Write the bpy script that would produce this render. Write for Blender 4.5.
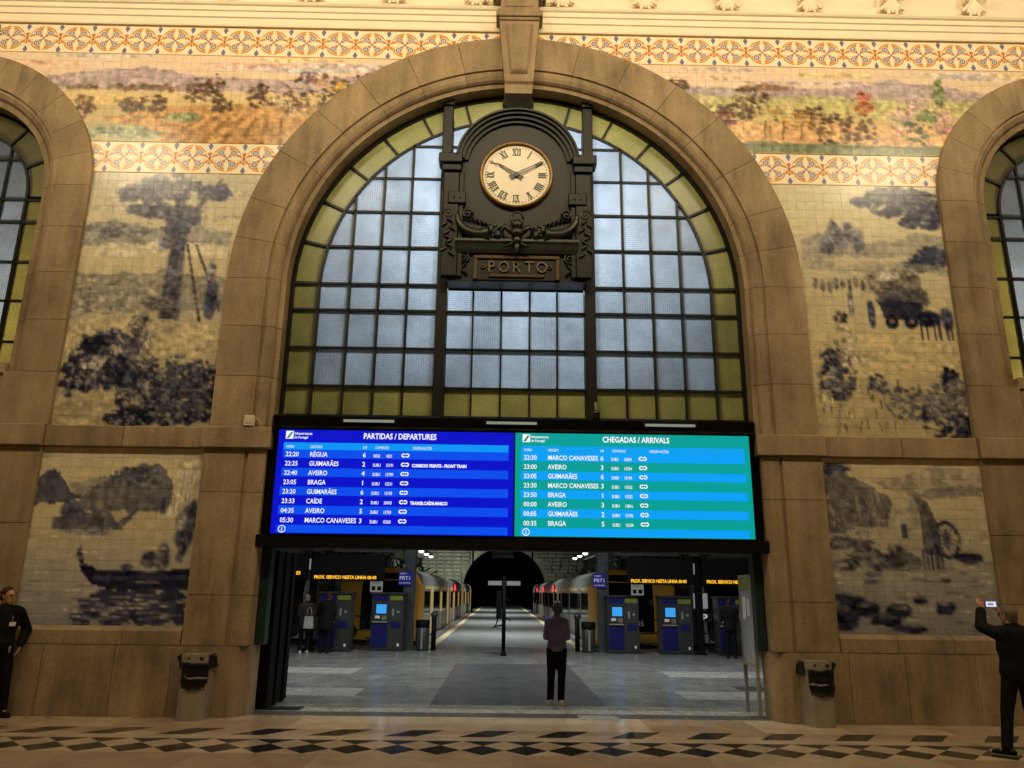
import bpy, bmesh, math, random
import numpy as np
from mathutils import Vector, Matrix
from mathutils.geometry import tessellate_polygon

for o in list(bpy.data.objects):
    bpy.data.objects.remove(o)
scene = bpy.context.scene
col = scene.collection
R = math.radians

# ------------------------------------------------------------------ camera
FPX = 768.14
PITCH, YAW, ROLL = 0.26531, 0.01155, 0.0124
cam_d = bpy.data.cameras.new('camera')
cam = bpy.data.objects.new('camera', cam_d)
col.objects.link(cam)
cam_d.sensor_fit = 'HORIZONTAL'
cam_d.sensor_width = 36.0
cam_d.lens = FPX / 1024.0 * 36.0
cam_d.clip_end = 400
_f = Vector((math.sin(YAW) * math.cos(PITCH), math.cos(YAW) * math.cos(PITCH), math.sin(PITCH)))
_r = Vector((math.cos(YAW), -math.sin(YAW), 0))
_u = _r.cross(_f)
_r2 = _r * math.cos(ROLL) + _u * math.sin(ROLL)
_u2 = -_r * math.sin(ROLL) + _u * math.cos(ROLL)
cam.matrix_world = Matrix(((_r2.x, _u2.x, -_f.x, -0.1824), (_r2.y, _u2.y, -_f.y, -11.532),
                           (_r2.z, _u2.z, -_f.z, 1.70), (0, 0, 0, 1)))
scene.camera = cam

# ------------------------------------------------------------------ world, lights, exposure
world = bpy.data.worlds.new('night_sky')
scene.world = world
world.use_nodes = True
world.node_tree.nodes['Background'].inputs[0].default_value = (0.02, 0.03, 0.06, 1)
world.node_tree.nodes['Background'].inputs[1].default_value = 0.15
scene.view_settings.view_transform = 'Standard'
scene.view_settings.look = 'None'
scene.view_settings.gamma = 1.0
scene.view_settings.exposure = 0.0
scene.view_settings.use_curve_mapping = False


def area_light(name, loc, target, sx, sy, watts, color, spread=180):
    d = bpy.data.lights.new(name, 'AREA')
    d.shape = 'RECTANGLE'; d.size = sx; d.size_y = sy; d.energy = watts; d.color = color
    d.spread = R(spread)
    o = bpy.data.objects.new(name, d)
    col.objects.link(o)
    o.location = loc
    o.rotation_euler = (Vector(target) - Vector(loc)).to_track_quat('-Z', 'Y').to_euler()
    return o


WARM = (1.0, 0.82, 0.52)
COOL = (0.86, 0.95, 1.0)
# warm floodlights under the ceiling of the booking hall
for _x in (-10.0, -5.0, 0.0, 5.0, 10.0):
    area_light('hall_floodlight', (_x, -7.0, 12.8), (_x, 0.0, 10.2), 2.2, 0.6, 265, WARM)
# cool lamps under the roof of the train shed, behind the big window
for _x, _w in ((-0.75, 105), (0.85, 105)):
    area_light('shed_floodlight', (_x, 3.0, 8.5), (_x * 0.8, 0.4, 7.4), 0.9, 0.5, _w, COOL)
for _x in (-8.6, 8.6):
    area_light('shed_floodlight', (_x * 1.12, 2.6, 5.6), (_x * 1.05, 0.4, 5.8), 0.7, 0.5, 70, (1, 0.93, 0.8))
for _x, _y in ((-4.5, 5.6), (4.5, 5.6), (0.0, 7.5)):
    area_light('concourse_light', (_x, _y, 7.5), (_x, _y + 1, 0), 1.6, 0.6, 225, (0.94, 0.98, 1.0), 130)
for _y in (22, 36, 52, 68):
    area_light('platform_light', (0.0, _y, 7.0), (0.0, _y, 0), 0.8, 3.0, 330, (0.94, 0.98, 1.0), 100)
for _x in (-6.6, 6.6):
    area_light('track_light', (_x * 0.05, 30, 6.5), (_x * 0.6, 34, 0.9), 0.6, 2.0, 60, (1, 0.92, 0.75))
    area_light('wall_light', (_x * 0.9, 69, 3.2), (_x * 0.7, 78, 5.0), 0.6, 0.6, 900 if _x < 0 else 60, (0.97, 1.0, 0.82))

# ------------------------------------------------------------------ mesh helpers


class MB:
    """collects shapes for one mesh"""

    def __init__(self):
        self.v = []; self.f = []; self.sm = []

    def add(self, vs, fs, smooth=False):
        n = len(self.v)
        self.v += [tuple(p) for p in vs]
        self.f += [tuple(i + n for i in f) for f in fs]
        self.sm += [smooth] * len(fs)
        return self

    def box(self, x0, x1, y0, y1, z0, z1, bev=0.0):
        if bev > 0:
            b = bev
            vs = []
            for (x, sx) in ((x0, 1), (x1, -1)):
                for (y, sy) in ((y0, 1), (y1, -1)):
                    for (z, sz) in ((z0, 1), (z1, -1)):
                        vs += [(x, y + sy * b, z + sz * b), (x + sx * b, y, z + sz * b), (x + sx * b, y + sy * b, z)]
            idx = lambda i, j, k, a: ((i * 2 + j) * 2 + k) * 3 + a
            fs = []
            for i in (0, 1):
                fs.append([idx(i, 0, 0, 0), idx(i, 0, 1, 0), idx(i, 1, 1, 0), idx(i, 1, 0, 0)][::1 if i == 0 else -1])
                fs.append([idx(0, i, 0, 1), idx(1, i, 0, 1), idx(1, i, 1, 1), idx(0, i, 1, 1)][::1 if i == 0 else -1])
                fs.append([idx(0, 0, i, 2), idx(0, 1, i, 2), idx(1, 1, i, 2), idx(1, 0, i, 2)][::1 if i == 0 else -1])
            for j in (0, 1):
                for k in (0, 1):
                    s = 1 if (j + k) % 2 == 1 else -1
                    fs.append([idx(0, j, k, 1), idx(0, j, k, 2), idx(1, j, k, 2), idx(1, j, k, 1)][::s])
                    fs.append([idx(j, 0, k, 2), idx(j, 0, k, 0), idx(j, 1, k, 0), idx(j, 1, k, 2)][::s])
                    fs.append([idx(j, k, 0, 0), idx(j, k, 0, 1), idx(j, k, 1, 1), idx(j, k, 1, 0)][::s])
            for i in (0, 1):
                for j in (0, 1):
                    for k in (0, 1):
                        s = 1 if (i + j + k) % 2 == 0 else -1
                        fs.append([idx(i, j, k, 0), idx(i, j, k, 1), idx(i, j, k, 2)][::s])
            return self.add(vs, fs)
        vs = [(x, y, z) for x in (x0, x1) for y in (y0, y1) for z in (z0, z1)]
        fs = [(0, 1, 3, 2), (4, 6, 7, 5), (0, 4, 5, 1), (2, 3, 7, 6), (0, 2, 6, 4), (1, 5, 7, 3)]
        return self.add(vs, fs)

    def prism(self, poly, a, b, axis='y', holes=()):
        """2-D polygon extruded along an axis; y: (x,z), z: (x,y), x: (y,z)"""
        def p3(p, t):
            return {'y': (p[0], t, p[1]), 'z': (p[0], p[1], t), 'x': (t, p[0], p[1])}[axis]
        rings = [list(poly)] + [list(h) for h in holes]
        flat = [p for r_ in rings for p in r_]
        n = len(flat)
        vs = [p3(p, a) for p in flat] + [p3(p, b) for p in flat]
        if holes:
            tris = tessellate_polygon([[Vector((p[0], p[1], 0)) for p in r_] for r_ in rings])
            fs = [tuple(t) for t in tris] + [tuple(i + n for i in reversed(t)) for t in tris]
        else:
            fs = [tuple(range(n)), tuple(reversed(range(n, 2 * n)))]
        o = 0
        for r_ in rings:
            m = len(r_)
            for i in range(m):
                j = (i + 1) % m
                fs.append((o + i, o + j, n + o + j, n + o + i))
            o += m
        return self.add(vs, fs)

    def cyl(self, c, r, h, axis='z', n=16, r2=None, smooth=True):
        r2 = r if r2 is None else r2
        c = Vector(c)
        ax = {'x': (Vector((0, 1, 0)), Vector((0, 0, 1)), Vector((1, 0, 0))),
              'y': (Vector((0, 0, 1)), Vector((1, 0, 0)), Vector((0, 1, 0))),
              'z': (Vector((1, 0, 0)), Vector((0, 1, 0)), Vector((0, 0, 1)))}[axis]
        vs = []
        for t, rr in ((0, r), (h, r2)):
            for i in range(n):
                a = 2 * math.pi * i / n
                vs.append(c + ax[2] * t + ax[0] * math.cos(a) * rr + ax[1] * math.sin(a) * rr)
        self.add(vs, [(i, (i + 1) % n, n + (i + 1) % n, n + i) for i in range(n)], smooth)
        k = len(self.v) - 2 * n
        self.f += [tuple(k + i for i in reversed(range(n))), tuple(k + n + i for i in range(n))]
        self.sm += [False, False]
        return self

    def tube(self, pts, r, n=8, smooth=True):
        pts = [Vector(p) for p in pts]
        rs = r if isinstance(r, (list, tuple)) else [r] * len(pts)
        vs = []
        prev = None
        for i, p in enumerate(pts):
            t = (pts[min(i + 1, len(pts) - 1)] - pts[max(i - 1, 0)]).normalized()
            if prev is None:
                prev = Vector((0, 0, 1)) if abs(t.z) < 0.9 else Vector((1, 0, 0))
            s = t.cross(prev)
            if s.length < 1e-6:
                s = t.orthogonal()
            s.normalize()
            u = s.cross(t).normalized(); prev = u
            for k in range(n):
                a = 2 * math.pi * k / n
                vs.append(p + s * math.cos(a) * rs[i] + u * math.sin(a) * rs[i])
        m = len(pts)
        self.add(vs, [(i * n + k, i * n + (k + 1) % n, (i + 1) * n + (k + 1) % n, (i + 1) * n + k)
                      for i in range(m - 1) for k in range(n)], smooth)
        b = len(self.v) - m * n
        self.f += [tuple(b + k for k in reversed(range(n))), tuple(b + (m - 1) * n + k for k in range(n))]
        self.sm += [False, False]
        return self

    def sph(self, c, rx, ry=None, rz=None, nu=12, nv=8, smooth=True):
        ry = rx if ry is None else ry; rz = rx if rz is None else rz
        vs = [(c[0], c[1], c[2] - rz)]
        for j in range(1, nv):
            t = math.pi * j / nv
            for i in range(nu):
                a = 2 * math.pi * i / nu
                vs.append((c[0] + rx * math.sin(t) * math.cos(a), c[1] + ry * math.sin(t) * math.sin(a), c[2] - rz * math.cos(t)))
        vs.append((c[0], c[1], c[2] + rz))
        fs = [(0, 1 + (i + 1) % nu, 1 + i) for i in range(nu)]
        for j in range(nv - 2):
            for i in range(nu):
                a = 1 + j * nu; b = a + nu
                fs.append((a + i, a + (i + 1) % nu, b + (i + 1) % nu, b + i))
        e = len(vs) - 1; a = 1 + (nv - 2) * nu
        fs += [(a + i, a + (i + 1) % nu, e) for i in range(nu)]
        return self.add(vs, fs, smooth)

    def cap(self, p0, p1, r0, r1, flat=(1, 1), n=14):
        """tapered capsule, ring offsets scaled in x and y"""
        p0 = Vector(p0); p1 = Vector(p1)
        t = (p1 - p0)
        L = t.length
        t = t / L if L > 1e-6 else Vector((0, 0, 1))
        s = t.orthogonal().normalized(); u = t.cross(s)
        rings = []
        for a in (80, 55, 28, 0):
            rings.append((p0 - t * r0 * math.sin(R(a)), r0 * math.cos(R(a))))
        for a in (0, 28, 55, 80):
            rings.append((p1 + t * r1 * math.sin(R(a)), r1 * math.cos(R(a))))
        vs = []
        for c, r in rings:
            for k in range(n):
                a = 2 * math.pi * k / n
                d = s * math.cos(a) * r + u * math.sin(a) * r
                vs.append(c + Vector((d.x * flat[0], d.y * flat[1], d.z)))
        m = len(rings)
        fs = [(i * n + k, i * n + (k + 1) % n, (i + 1) * n + (k + 1) % n, (i + 1) * n + k) for i in range(m - 1) for k in range(n)]
        fs += [tuple(reversed(range(n))), tuple((m - 1) * n + k for k in range(n))]
        return self.add(vs, fs, True)

    def lathe(self, prof, c, n=24, axis='z', smooth=True, ring=False):
        """profile [(r, t)] turned about an axis through c"""
        vs = []
        for r, t in prof:
            for k in range(n):
                a = 2 * math.pi * k / n
                x, y = r * math.cos(a), r * math.sin(a)
                vs.append({'z': (c[0] + x, c[1] + y, c[2] + t), 'y': (c[0] + x, c[1] + t, c[2] + y)}[axis])
        m = len(prof)
        fs = [(i * n + k, i * n + (k + 1) % n, (i + 1) * n + (k + 1) % n, (i + 1) * n + k) for i in range(m - 1) for k in range(n)]
        if ring:
            fs += [((m - 1) * n + k, (m - 1) * n + (k + 1) % n, (k + 1) % n, k) for k in range(n)]
        else:
            fs += [tuple(reversed(range(n))), tuple((m - 1) * n + k for k in range(n))]
        return self.add(vs, fs, smooth)

    def mesh(self, name):
        me = bpy.data.meshes.new(name)
        me.from_pydata(self.v, [], self.f)
        me.polygons.foreach_set('use_smooth', self.sm)
        bm = bmesh.new(); bm.from_mesh(me)
        bmesh.ops.recalc_face_normals(bm, faces=bm.faces)
        bm.to_mesh(me); bm.free()
        me.update()
        return me

    def build(self, name, mat, parent=None):
        me = self.mesh(name)
        me.materials.append(mat)
        o = bpy.data.objects.new(name, me)
        col.objects.link(o)
        o.parent = parent
        return o


def mesh_obj(name, me, parent=None, loc=None, rz=0):
    o = bpy.data.objects.new(name, me)
    col.objects.link(o)
    o.parent = parent
    if loc is not None:
        o.location = loc
    if rz:
        o.rotation_euler.z = rz
    return o


def tag(o, label, cat, group=None):
    o['label'] = label; o['category'] = cat
    if group:
        o['group'] = group
    return o


def struct(o):
    o['kind'] = 'structure'
    return o


def thing(name, loc, label, cat, group=None, rz=0):
    o = bpy.data.objects.new(name, None)
    col.objects.link(o)
    o.empty_display_size = 0.2
    o.location = loc; o.rotation_euler.z = rz
    return tag(o, label, cat, group)


def copy_tree(o, parent=None):
    c = o.copy()
    col.objects.link(c)
    c.parent = parent
    for ch in [x for x in bpy.data.objects if x.parent == o]:
        copy_tree(ch, c)
    return c


def text_mesh(s, size, align='LEFT', extrude=0.0, bold=0.0):
    c = bpy.data.curves.new('txt', 'FONT')
    c.body = s; c.size = size; c.align_x = align; c.extrude = extrude; c.offset = bold
    c.resolution_u = 2
    o = bpy.data.objects.new('txt', c)
    me = bpy.data.meshes.new_from_object(o)
    vs = [tuple(v.co) for v in me.vertices]
    fs = [tuple(p.vertices) for p in me.polygons]
    bpy.data.objects.remove(o); bpy.data.curves.remove(c); bpy.data.meshes.remove(me)
    return vs, fs


def add_text(mb, s, x, y, z, size, align='LEFT', extrude=0.0, bold=0.0, sx=1.0):
    """text standing in a wall plane, facing -y"""
    vs, fs = text_mesh(s, size, align, extrude, bold)
    mb.add([(x + v[0] * sx, y - v[2], z + v[1]) for v in vs], fs)
    return mb


# ------------------------------------------------------------------ materials


def lin(c):
    c = np.asarray(c, float) / 255.0
    return np.where(c <= 0.04045, c / 12.92, ((c + 0.055) / 1.055) ** 2.4)


def rgba(c):
    l = lin(c)
    return (float(l[0]), float(l[1]), float(l[2]), 1.0)


class NT:
    def __init__(self, name):
        self.m = bpy.data.materials.new(name)
        self.m.use_nodes = True
        self.t = self.m.node_tree
        self.b = self.t.nodes['Principled BSDF']
        self.out = self.t.nodes['Material Output']

    def n(self, kind, **kw):
        nd = self.t.nodes.new('ShaderNode' + kind)
        for k, v in kw.items():
            setattr(nd, k, v)
        return nd

    def l(self, a, b):
        self.t.links.new(a, b)

    def setin(self, sock, v):
        if hasattr(v, 'is_output') or isinstance(v, bpy.types.NodeSocket):
            self.l(v, sock)
        else:
            sock.default_value = v

    def math(self, op, a, b=0.0, c=0.0):
        nd = self.n('Math', operation=op)
        for s, v in zip(nd.inputs, (a, b, c)):
            self.setin(s, v)
        return nd.outputs[0]

    def mix(self, fac, a, b, mode='MIX'):
        nd = self.n('Mix', data_type='RGBA', blend_type=mode)
        self.setin(nd.inputs[0], fac)
        self.setin(nd.inputs[6], a); self.setin(nd.inputs[7], b)
        return nd.outputs[2]

    def pos(self):
        return self.n('NewGeometry').outputs['Position']

    def noise(self, scale, detail=4, rough=0.55, vec=None, stretch=None):
        nd = self.n('TexNoise')
        nd.inputs['Scale'].default_value = scale
        nd.inputs['Detail'].default_value = detail
        nd.inputs['Roughness'].default_value = rough
        v = self.pos() if vec is None else vec
        if stretch:
            mp = self.n('Mapping')
            mp.inputs['Scale'].default_value = stretch
            self.l(v, mp.inputs[0]); v = mp.outputs[0]
        self.l(v, nd.inputs['Vector'])
        return nd.outputs['Fac']

    def ramp(self, fac, stops):
        nd = self.n('ValToRGB')
        el = nd.color_ramp.elements
        el[0].position, el[0].color = stops[0]
        el[1].position, el[1].color = stops[-1]
        for p, c in stops[1:-1]:
            e = el.new(p); e.color = c
        self.l(fac, nd.inputs[0])
        return nd.outputs[0]

    def bump(self, h, strength, dist=0.01):
        nd = self.n('Bump')
        nd.inputs['Strength'].default_value = strength
        nd.inputs['Distance'].default_value = dist
        self.l(h, nd.inputs['Height'])
        self.l(nd.outputs[0], self.b.inputs['Normal'])


def simple(name, c, rough=0.5, metal=0.0, spec=0.5, var=0.12, scale=6.0):
    t = NT(name)
    base = rgba(c)
    f = t.noise(scale, 3)
    d = tuple(x * (1 - var) for x in base[:3]) + (1,)
    e = tuple(min(1, x * (1 + var)) for x in base[:3]) + (1,)
    t.l(t.ramp(f, [(0.3, d), (0.7, e)]), t.b.inputs['Base Color'])
    t.b.inputs['Roughness'].default_value = rough
    t.b.inputs['Metallic'].default_value = metal
    t.b.inputs['Specular IOR Level'].default_value = spec
    return t.m


def emit(name, c, strength=1.0):
    t = NT(name)
    t.b.inputs['Base Color'].default_value = (0.004, 0.004, 0.004, 1)
    t.b.inputs['Roughness'].default_value = 0.6
    t.b.inputs['Specular IOR Level'].default_value = 0.1
    t.b.inputs['Emission Color'].default_value = rgba(c)
    t.b.inputs['Emission Strength'].default_value = strength
    return t.m


def stone_mat(name, c0, c1, c2, bump=0.25):
    """weathered granite: slow patches, vertical stains, speckle, a tone of its own for each block"""
    t = NT(name)
    big = t.noise(0.9, 5, 0.6)
    stain = t.noise(1.0, 5, 0.6, stretch=(5.0, 5.0, 0.7))
    spk = t.noise(30, 5, 0.75)
    cc = t.ramp(t.math('ADD', t.math('MULTIPLY', big, 0.55), t.math('MULTIPLY', stain, 0.45)),
                [(0.32, rgba(c0)), (0.5, rgba(c1)), (0.68, rgba(c2))])
    k = t.math('ADD', t.math('MULTIPLY', spk, 1.0), 0.48)
    info = t.n('ObjectInfo')
    k = t.math('MULTIPLY', k, t.math('ADD', t.math('MULTIPLY', info.outputs['Random'], 0.16), 0.92))
    mul = t.n('Vector' + 'Math', operation='SCALE')
    t.l(cc, mul.inputs[0]); t.l(k, mul.inputs['Scale'])
    t.l(mul.outputs[0], t.b.inputs['Base Color'])
    t.b.inputs['Roughness'].default_value = 0.75
    t.bump(spk, bump, 0.01)
    return t.m


M = {}
M['stone'] = stone_mat('granite', (98, 82, 60), (143, 122, 92), (170, 147, 113))
M['joint'] = simple('mortar', (92, 78, 58), 0.9, var=0.2)
M['plaster'] = simple('cornice_plaster', (236, 222, 196), 0.6, var=0.05, scale=2)
M['plaster_dark'] = simple('hall_plaster', (120, 108, 88), 0.7, var=0.08, scale=2)
M['iron'] = simple('dark_green_iron', (9, 12, 8), 0.45, 0.0, 0.35, var=0.25)
M['iron_orn'] = simple('bronze_green_iron', (26, 28, 20), 0.36, 0.3, 0.6, var=0.35, scale=14)
M['iron_hi'] = simple('grey_green_iron', (50, 56, 50), 0.4, 0.2, 0.6, var=0.35, scale=14)
M['brass'] = simple('aged_brass', (132, 104, 60), 0.4, 0.45, 0.5, var=0.2, scale=10)
M['brass_dark'] = simple('dark_brass', (70, 50, 27), 0.45, 0.4, 0.5, var=0.3, scale=10)
M['dial'] = simple('enamel_dial', (222, 208, 182), 0.35, var=0.03, scale=3)
M['black'] = simple('black_paint', (6, 6, 7), 0.7, 0, 0.15, var=0.2)
M['black_gloss'] = simple('black_gloss', (8, 8, 9), 0.12, var=0.2)
M['numeral'] = simple('black_enamel', (20, 18, 16), 0.4)
M['steel'] = simple('brushed_steel', (168, 160, 142), 0.36, 0.5, var=0.1, scale=20)
M['dark_steel'] = simple('dark_steel', (58, 64, 66), 0.45, 0.3, var=0.2)
M['green_steel'] = simple('green_painted_steel', (24, 48, 44), 0.4, 0.1, var=0.15)
M['bag'] = simple('black_plastic_bag', (9, 9, 9), 0.3, var=0.3, scale=30)
M['white'] = simple('white_paint', (215, 215, 210), 0.5, var=0.05)
M['paper'] = simple('paper', (225, 225, 220), 0.7, var=0.04)


def glass_mat(name, tint, rough, trans):
    """rough cast glass: light from behind comes through scattered, the hall shines faintly off it"""
    t = NT(name)
    nt = t.t
    nt.nodes.remove(t.b)
    info = t.n('ObjectInfo')
    rnd = info.outputs['Random']
    vec = t.n('Mapping')
    t.l(t.pos(), vec.inputs[0])
    ang = t.n('CombineXYZ')
    t.l(t.math('MULTIPLY', t.math('FLOOR', t.math('MULTIPLY', rnd, 3.99)), 0.79), ang.inputs[1])
    t.l(ang.outputs[0], vec.inputs['Rotation'])
    wav = t.n('TexWave'); wav.inputs['Scale'].default_value = 8.5; wav.inputs['Distortion'].default_value = 1.5
    wav.inputs['Detail'].default_value = 2
    t.l(vec.outputs[0], wav.inputs[0])
    spk = t.noise(46, 2, 0.75)
    grime = t.noise(1.6, 5, 0.62)
    k = t.math('ADD', t.math('MULTIPLY', wav.outputs['Fac'], 0.24), t.math('MULTIPLY', spk, 0.85))
    k = t.math('MULTIPLY', k, t.math('ADD', t.math('MULTIPLY', grime, 2.0), 0.0))
    k = t.math('ADD', k, t.math('MULTIPLY', t.math('SUBTRACT', rnd, 0.5), 0.26))
    mul = t.n('VectorMath', operation='SCALE')
    mul.inputs[0].default_value = rgba(tint)[:3]
    t.l(t.math('ADD', k, 0.25), mul.inputs['Scale'])
    tr = t.n('BsdfTranslucent'); t.l(mul.outputs[0], tr.inputs['Color'])
    gl = t.n('BsdfGlossy'); gl.inputs['Roughness'].default_value = rough
    gl.inputs['Color'].default_value = (0.8, 0.8, 0.8, 1)
    df = t.n('BsdfDiffuse'); df.inputs['Color'].default_value = tuple(x * 0.35 for x in rgba(tint)[:3]) + (1,)
    m1 = t.n('MixShader'); m1.inputs[0].default_value = 1 - trans
    t.l(tr.outputs[0], m1.inputs[1]); t.l(df.outputs[0], m1.inputs[2])
    m2 = t.n('MixShader'); m2.inputs[0].default_value = 0.05
    t.l(m1.outputs[0], m2.inputs[1]); t.l(gl.outputs[0], m2.inputs[2])
    t.l(m2.outputs[0], t.out.inputs['Surface'])
    return t.m


M['glass_white'] = glass_mat('frosted_white_glass', (196, 211, 228), 0.35, 0.85)
M['glass_yellow'] = glass_mat('amber_green_glass', (182, 164, 82), 0.35, 0.85)
M['glass_green'] = glass_mat('green_glass', (120, 205, 130), 0.35, 0.85)
M['glass_dark'] = simple('dark_glass', (14, 18, 20), 0.08, 0, 0.6)
_t = NT('glass_back')
_t.t.nodes.remove(_t.b)
_tb = _t.n('BsdfTransparent')
_t.l(_tb.outputs[0], _t.out.inputs['Surface'])
M['glass_back'] = _t.m
M['clear'] = NT('clear_glass').m
_b = M['clear'].node_tree.nodes['Principled BSDF']
_b.inputs['Transmission Weight'].default_value = 1.0; _b.inputs['Roughness'].default_value = 0.02
_b.inputs['Base Color'].default_value = (0.9, 0.95, 0.93, 1)
# ------------------------------------------------------------------ the booking hall: shell
ZS, RI, RO = 6.5, 3.71, 4.62          # springing, inner and outer radius of the big arch
SX, SZ, SRI, SRO = 9.55, 8.1, 1.67, 2.5   # side arches


def arc(cx, cz, r, a0, a1, n):
    return [(cx + r * math.cos(R(a0 + (a1 - a0) * i / n)), cz + r * math.sin(R(a0 + (a1 - a0) * i / n))) for i in range(n + 1)]


outer = [(-13, 0), (-4.4, 0), (-4.4, ZS)] + arc(0, ZS, 4.4, 180, 0, 40)[1:-1] + [(4.4, ZS), (4.4, 0), (13, 0), (13, 13.6), (-13, 13.6)]
holes = []
for s in (-1, 1):
    h = [(s * SX - 1.85, 4.9), (s * SX + 1.85, 4.9)] + arc(s * SX, SZ, 1.85, 0, 180, 20)
    holes.append(h)
wall = struct(MB().prism(outer, 0.04, 0.6, 'y', holes).build('wall_front', M['joint']))
hall = M['plaster_dark']
struct(MB().box(-13.3, -13.0, -19, 0.6, 0, 13.6).build('wall_left', hall))
struct(MB().box(13.0, 13.3, -19, 0.6, 0, 13.6).build('wall_right', hall))
struct(MB().box(-13.3, 13.3, -19.3, -19, 0, 13.6).build('wall_back', hall))
struct(MB().box(-13.3, 13.3, -19.3, 0.6, 13.6, 13.9).build('ceiling', M['plaster']))

G = 0.004   # half a joint


def stone(poly, a, b, axis, name='stone_block', mat='stone'):
    return MB().prism(poly, a, b, axis).build(name, M[mat], wall)


# archivolt: one wedge-shaped stone after another, profile as (radius, depth)
PROF = [(RO, -0.08), (3.99, -0.08), (3.985, -0.045), (3.965, -0.045), (3.94, -0.06), (3.88, -0.05), (3.82, -0.02), (3.79, 0.02),
        (3.79, 0.05), (RI, 0.06), (RI, 0.44), (4.395, 0.44), (4.395, 0.035), (RO, 0.035)]


def voussoir(cx, cz, prof, a0, a1, n=4):
    mb = MB()
    m = len(prof)
    vs = []
    for i in range(n + 1):
        a = R(a0 + (a1 - a0) * i / n)
        for r, y in prof:
            vs.append((cx + r * math.cos(a), y, cz + r * math.sin(a)))
    fs = [(i * m + k, i * m + (k + 1) % m, (i + 1) * m + (k + 1) % m, (i + 1) * m + k) for i in range(n) for k in range(m)]
    fs += [tuple(range(m)), tuple(n * m + k for k in reversed(range(m)))]
    mb.add(vs, fs)
    return mb.build('voussoir', M['stone'], wall)


edges = [3.2, 13.5, 25, 36.5, 48, 60, 72, 81, 90]
for s in (-1, 1):
    for i in range(len(edges) - 1):
        a0, a1 = 90 - s * edges[i], 90 - s * edges[i + 1]
        e = 0.05 * s
        voussoir(0, ZS, PROF, a0 - e, a1 + e)
    zs = [4.07, 4.88, 5.70, ZS]
    for z0, z1 in zip(zs, zs[1:]):
        stone([(s * r, y) for r, y in PROF], z0 + G, z1 - G, 'z', 'jamb_stone')
    prof2 = [(4.66, -0.08), (4.05, -0.08), (4.04, -0.045), (4.0, -0.045), (3.99, -0.08), (3.75, -0.08), (3.73, -0.06),
             (3.73, 0.44), (4.395, 0.44), (4.395, 0.035), (4.66, 0.035)]
    zs = [0.93, 1.62, 3.09, 3.74]
    for z0, z1 in zip(zs, zs[1:]):
        stone([(s * r, y) for r, y in prof2], z0 + G, z1 - G, 'z', 'jamb_stone')
    # string course
    xs = [3.66, 4.72, 5.9, 7.07, 7.95, 9.6]
    for k, (x0, x1) in enumerate(zip(xs, xs[1:])):
        d = -0.15 if k in (0, 3) else -0.085
        MB().box(min(s * x0, s * x1) + G, max(s * x0, s * x1) - G, d, 0.035, 3.745, 4.065, 0.012).build('course_stone', M['stone'], wall)
    # plinth with chamfered end at the passage, then the course under the tiles
    xs = [3.72, 4.75, 5.55, 6.55, 7.6, 8.7, 9.9]
    for k, (x0, x1) in enumerate(zip(xs, xs[1:])):
        p = [(s * (x0 + G), -0.12), (s * (x1 - G), -0.12), (s * (x1 - G), 0.035), (s * (x0 + G), 0.035)]
        if k == 0:
            p = [(s * 3.92, -0.14), (s * (x1 - G), -0.12), (s * (x1 - G), 0.035), (s * 4.395, 0.035), (s * 4.395, 0.44), (s * 3.70, 0.44), (s * 3.70, 0.08)]
        stone(p, 0.0, 0.925, 'z', 'plinth_stone')
    for x0, x1 in zip([4.67, 5.5, 6.3, 7.085][:-1], [5.5, 6.3, 7.085]):
        pr = [(-0.09, 0.935), (-0.09, 1.12), (-0.02, 1.18), (0.035, 1.18), (0.035, 0.935)]
        stone(pr, s * (x0 + G), s * (x1 - G), 'x', 'course_stone')
    # outer pilaster and the side arch
    zs = [0.935, 1.62, 2.6, 3.74]
    for z0, z1 in zip(zs, zs[1:]):
        MB().box(min(s * 7.09, s * 8.0), max(s * 7.09, s * 8.0), -0.07, 0.035, z0 + G, z1 - G, 0.006).build('jamb_stone', M['stone'], wall)
        MB().box(min(s * 8.01, s * 9.9), max(s * 8.01, s * 9.9), -0.03, 0.035, z0 + G, z1 - G, 0.006).build('wall_stone', M['stone'], wall)
    sp = [(SRO, -0.08), (1.93, -0.08), (1.925, -0.045), (1.905, -0.045), (1.87, -0.055), (1.80, -0.02), (1.76, 0.03), (SRI, 0.05), (SRI, 0.42),
          (1.84, 0.42), (1.84, 0.035), (SRO, 0.035)]
    zs = [4.07, 4.9, 5.75, 6.55, 7.35, SZ]
    for k, (z0, z1) in enumerate(zip(zs, zs[1:])):
        pp = [(s * (SX - r), y) for r, y in sp]
        if k == 0:
            pp = [(s * 7.05, -0.08), (s * 7.86, -0.08), (s * 7.86, 0.035), (s * 7.05, 0.035)]
        stone(pp, z0 + G, z1 - G, 'z', 'jamb_stone')
    for k in range(8):
        a0, a1 = 180 - k * 14.5, 180 - (k + 1) * 14.5
        if k == 6:
            a1 += 4
        if k == 7:
            continue
        if s > 0:
            voussoir(SX, SZ, sp, a0 - 0.08, a1 + 0.08, 5)
        else:
            voussoir(-SX, SZ, sp, 180 - a0 + 0.08, 180 - a1 - 0.08, 5)
    # sill of the side window
    MB().box(min(s * 7.88, s * 11.2), max(s * 7.88, s * 11.2), -0.06, 0.30, 4.86, 5.06, 0.02).build('window_sill_stone', M['stone'], wall)
    MB().box(min(s * 7.9, s * 11.2), max(s * 7.9, s * 11.2), -0.02, 0.035, 4.08, 4.85, 0.01).build('wall_stone', M['stone'], wall)
    MB().box(min(s * 7.98, s * 11.2), max(s * 7.98, s * 11.2), -0.10, -0.02, 4.42, 4.54, 0.03).build('moulding_stone', M['stone'], wall)


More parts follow.
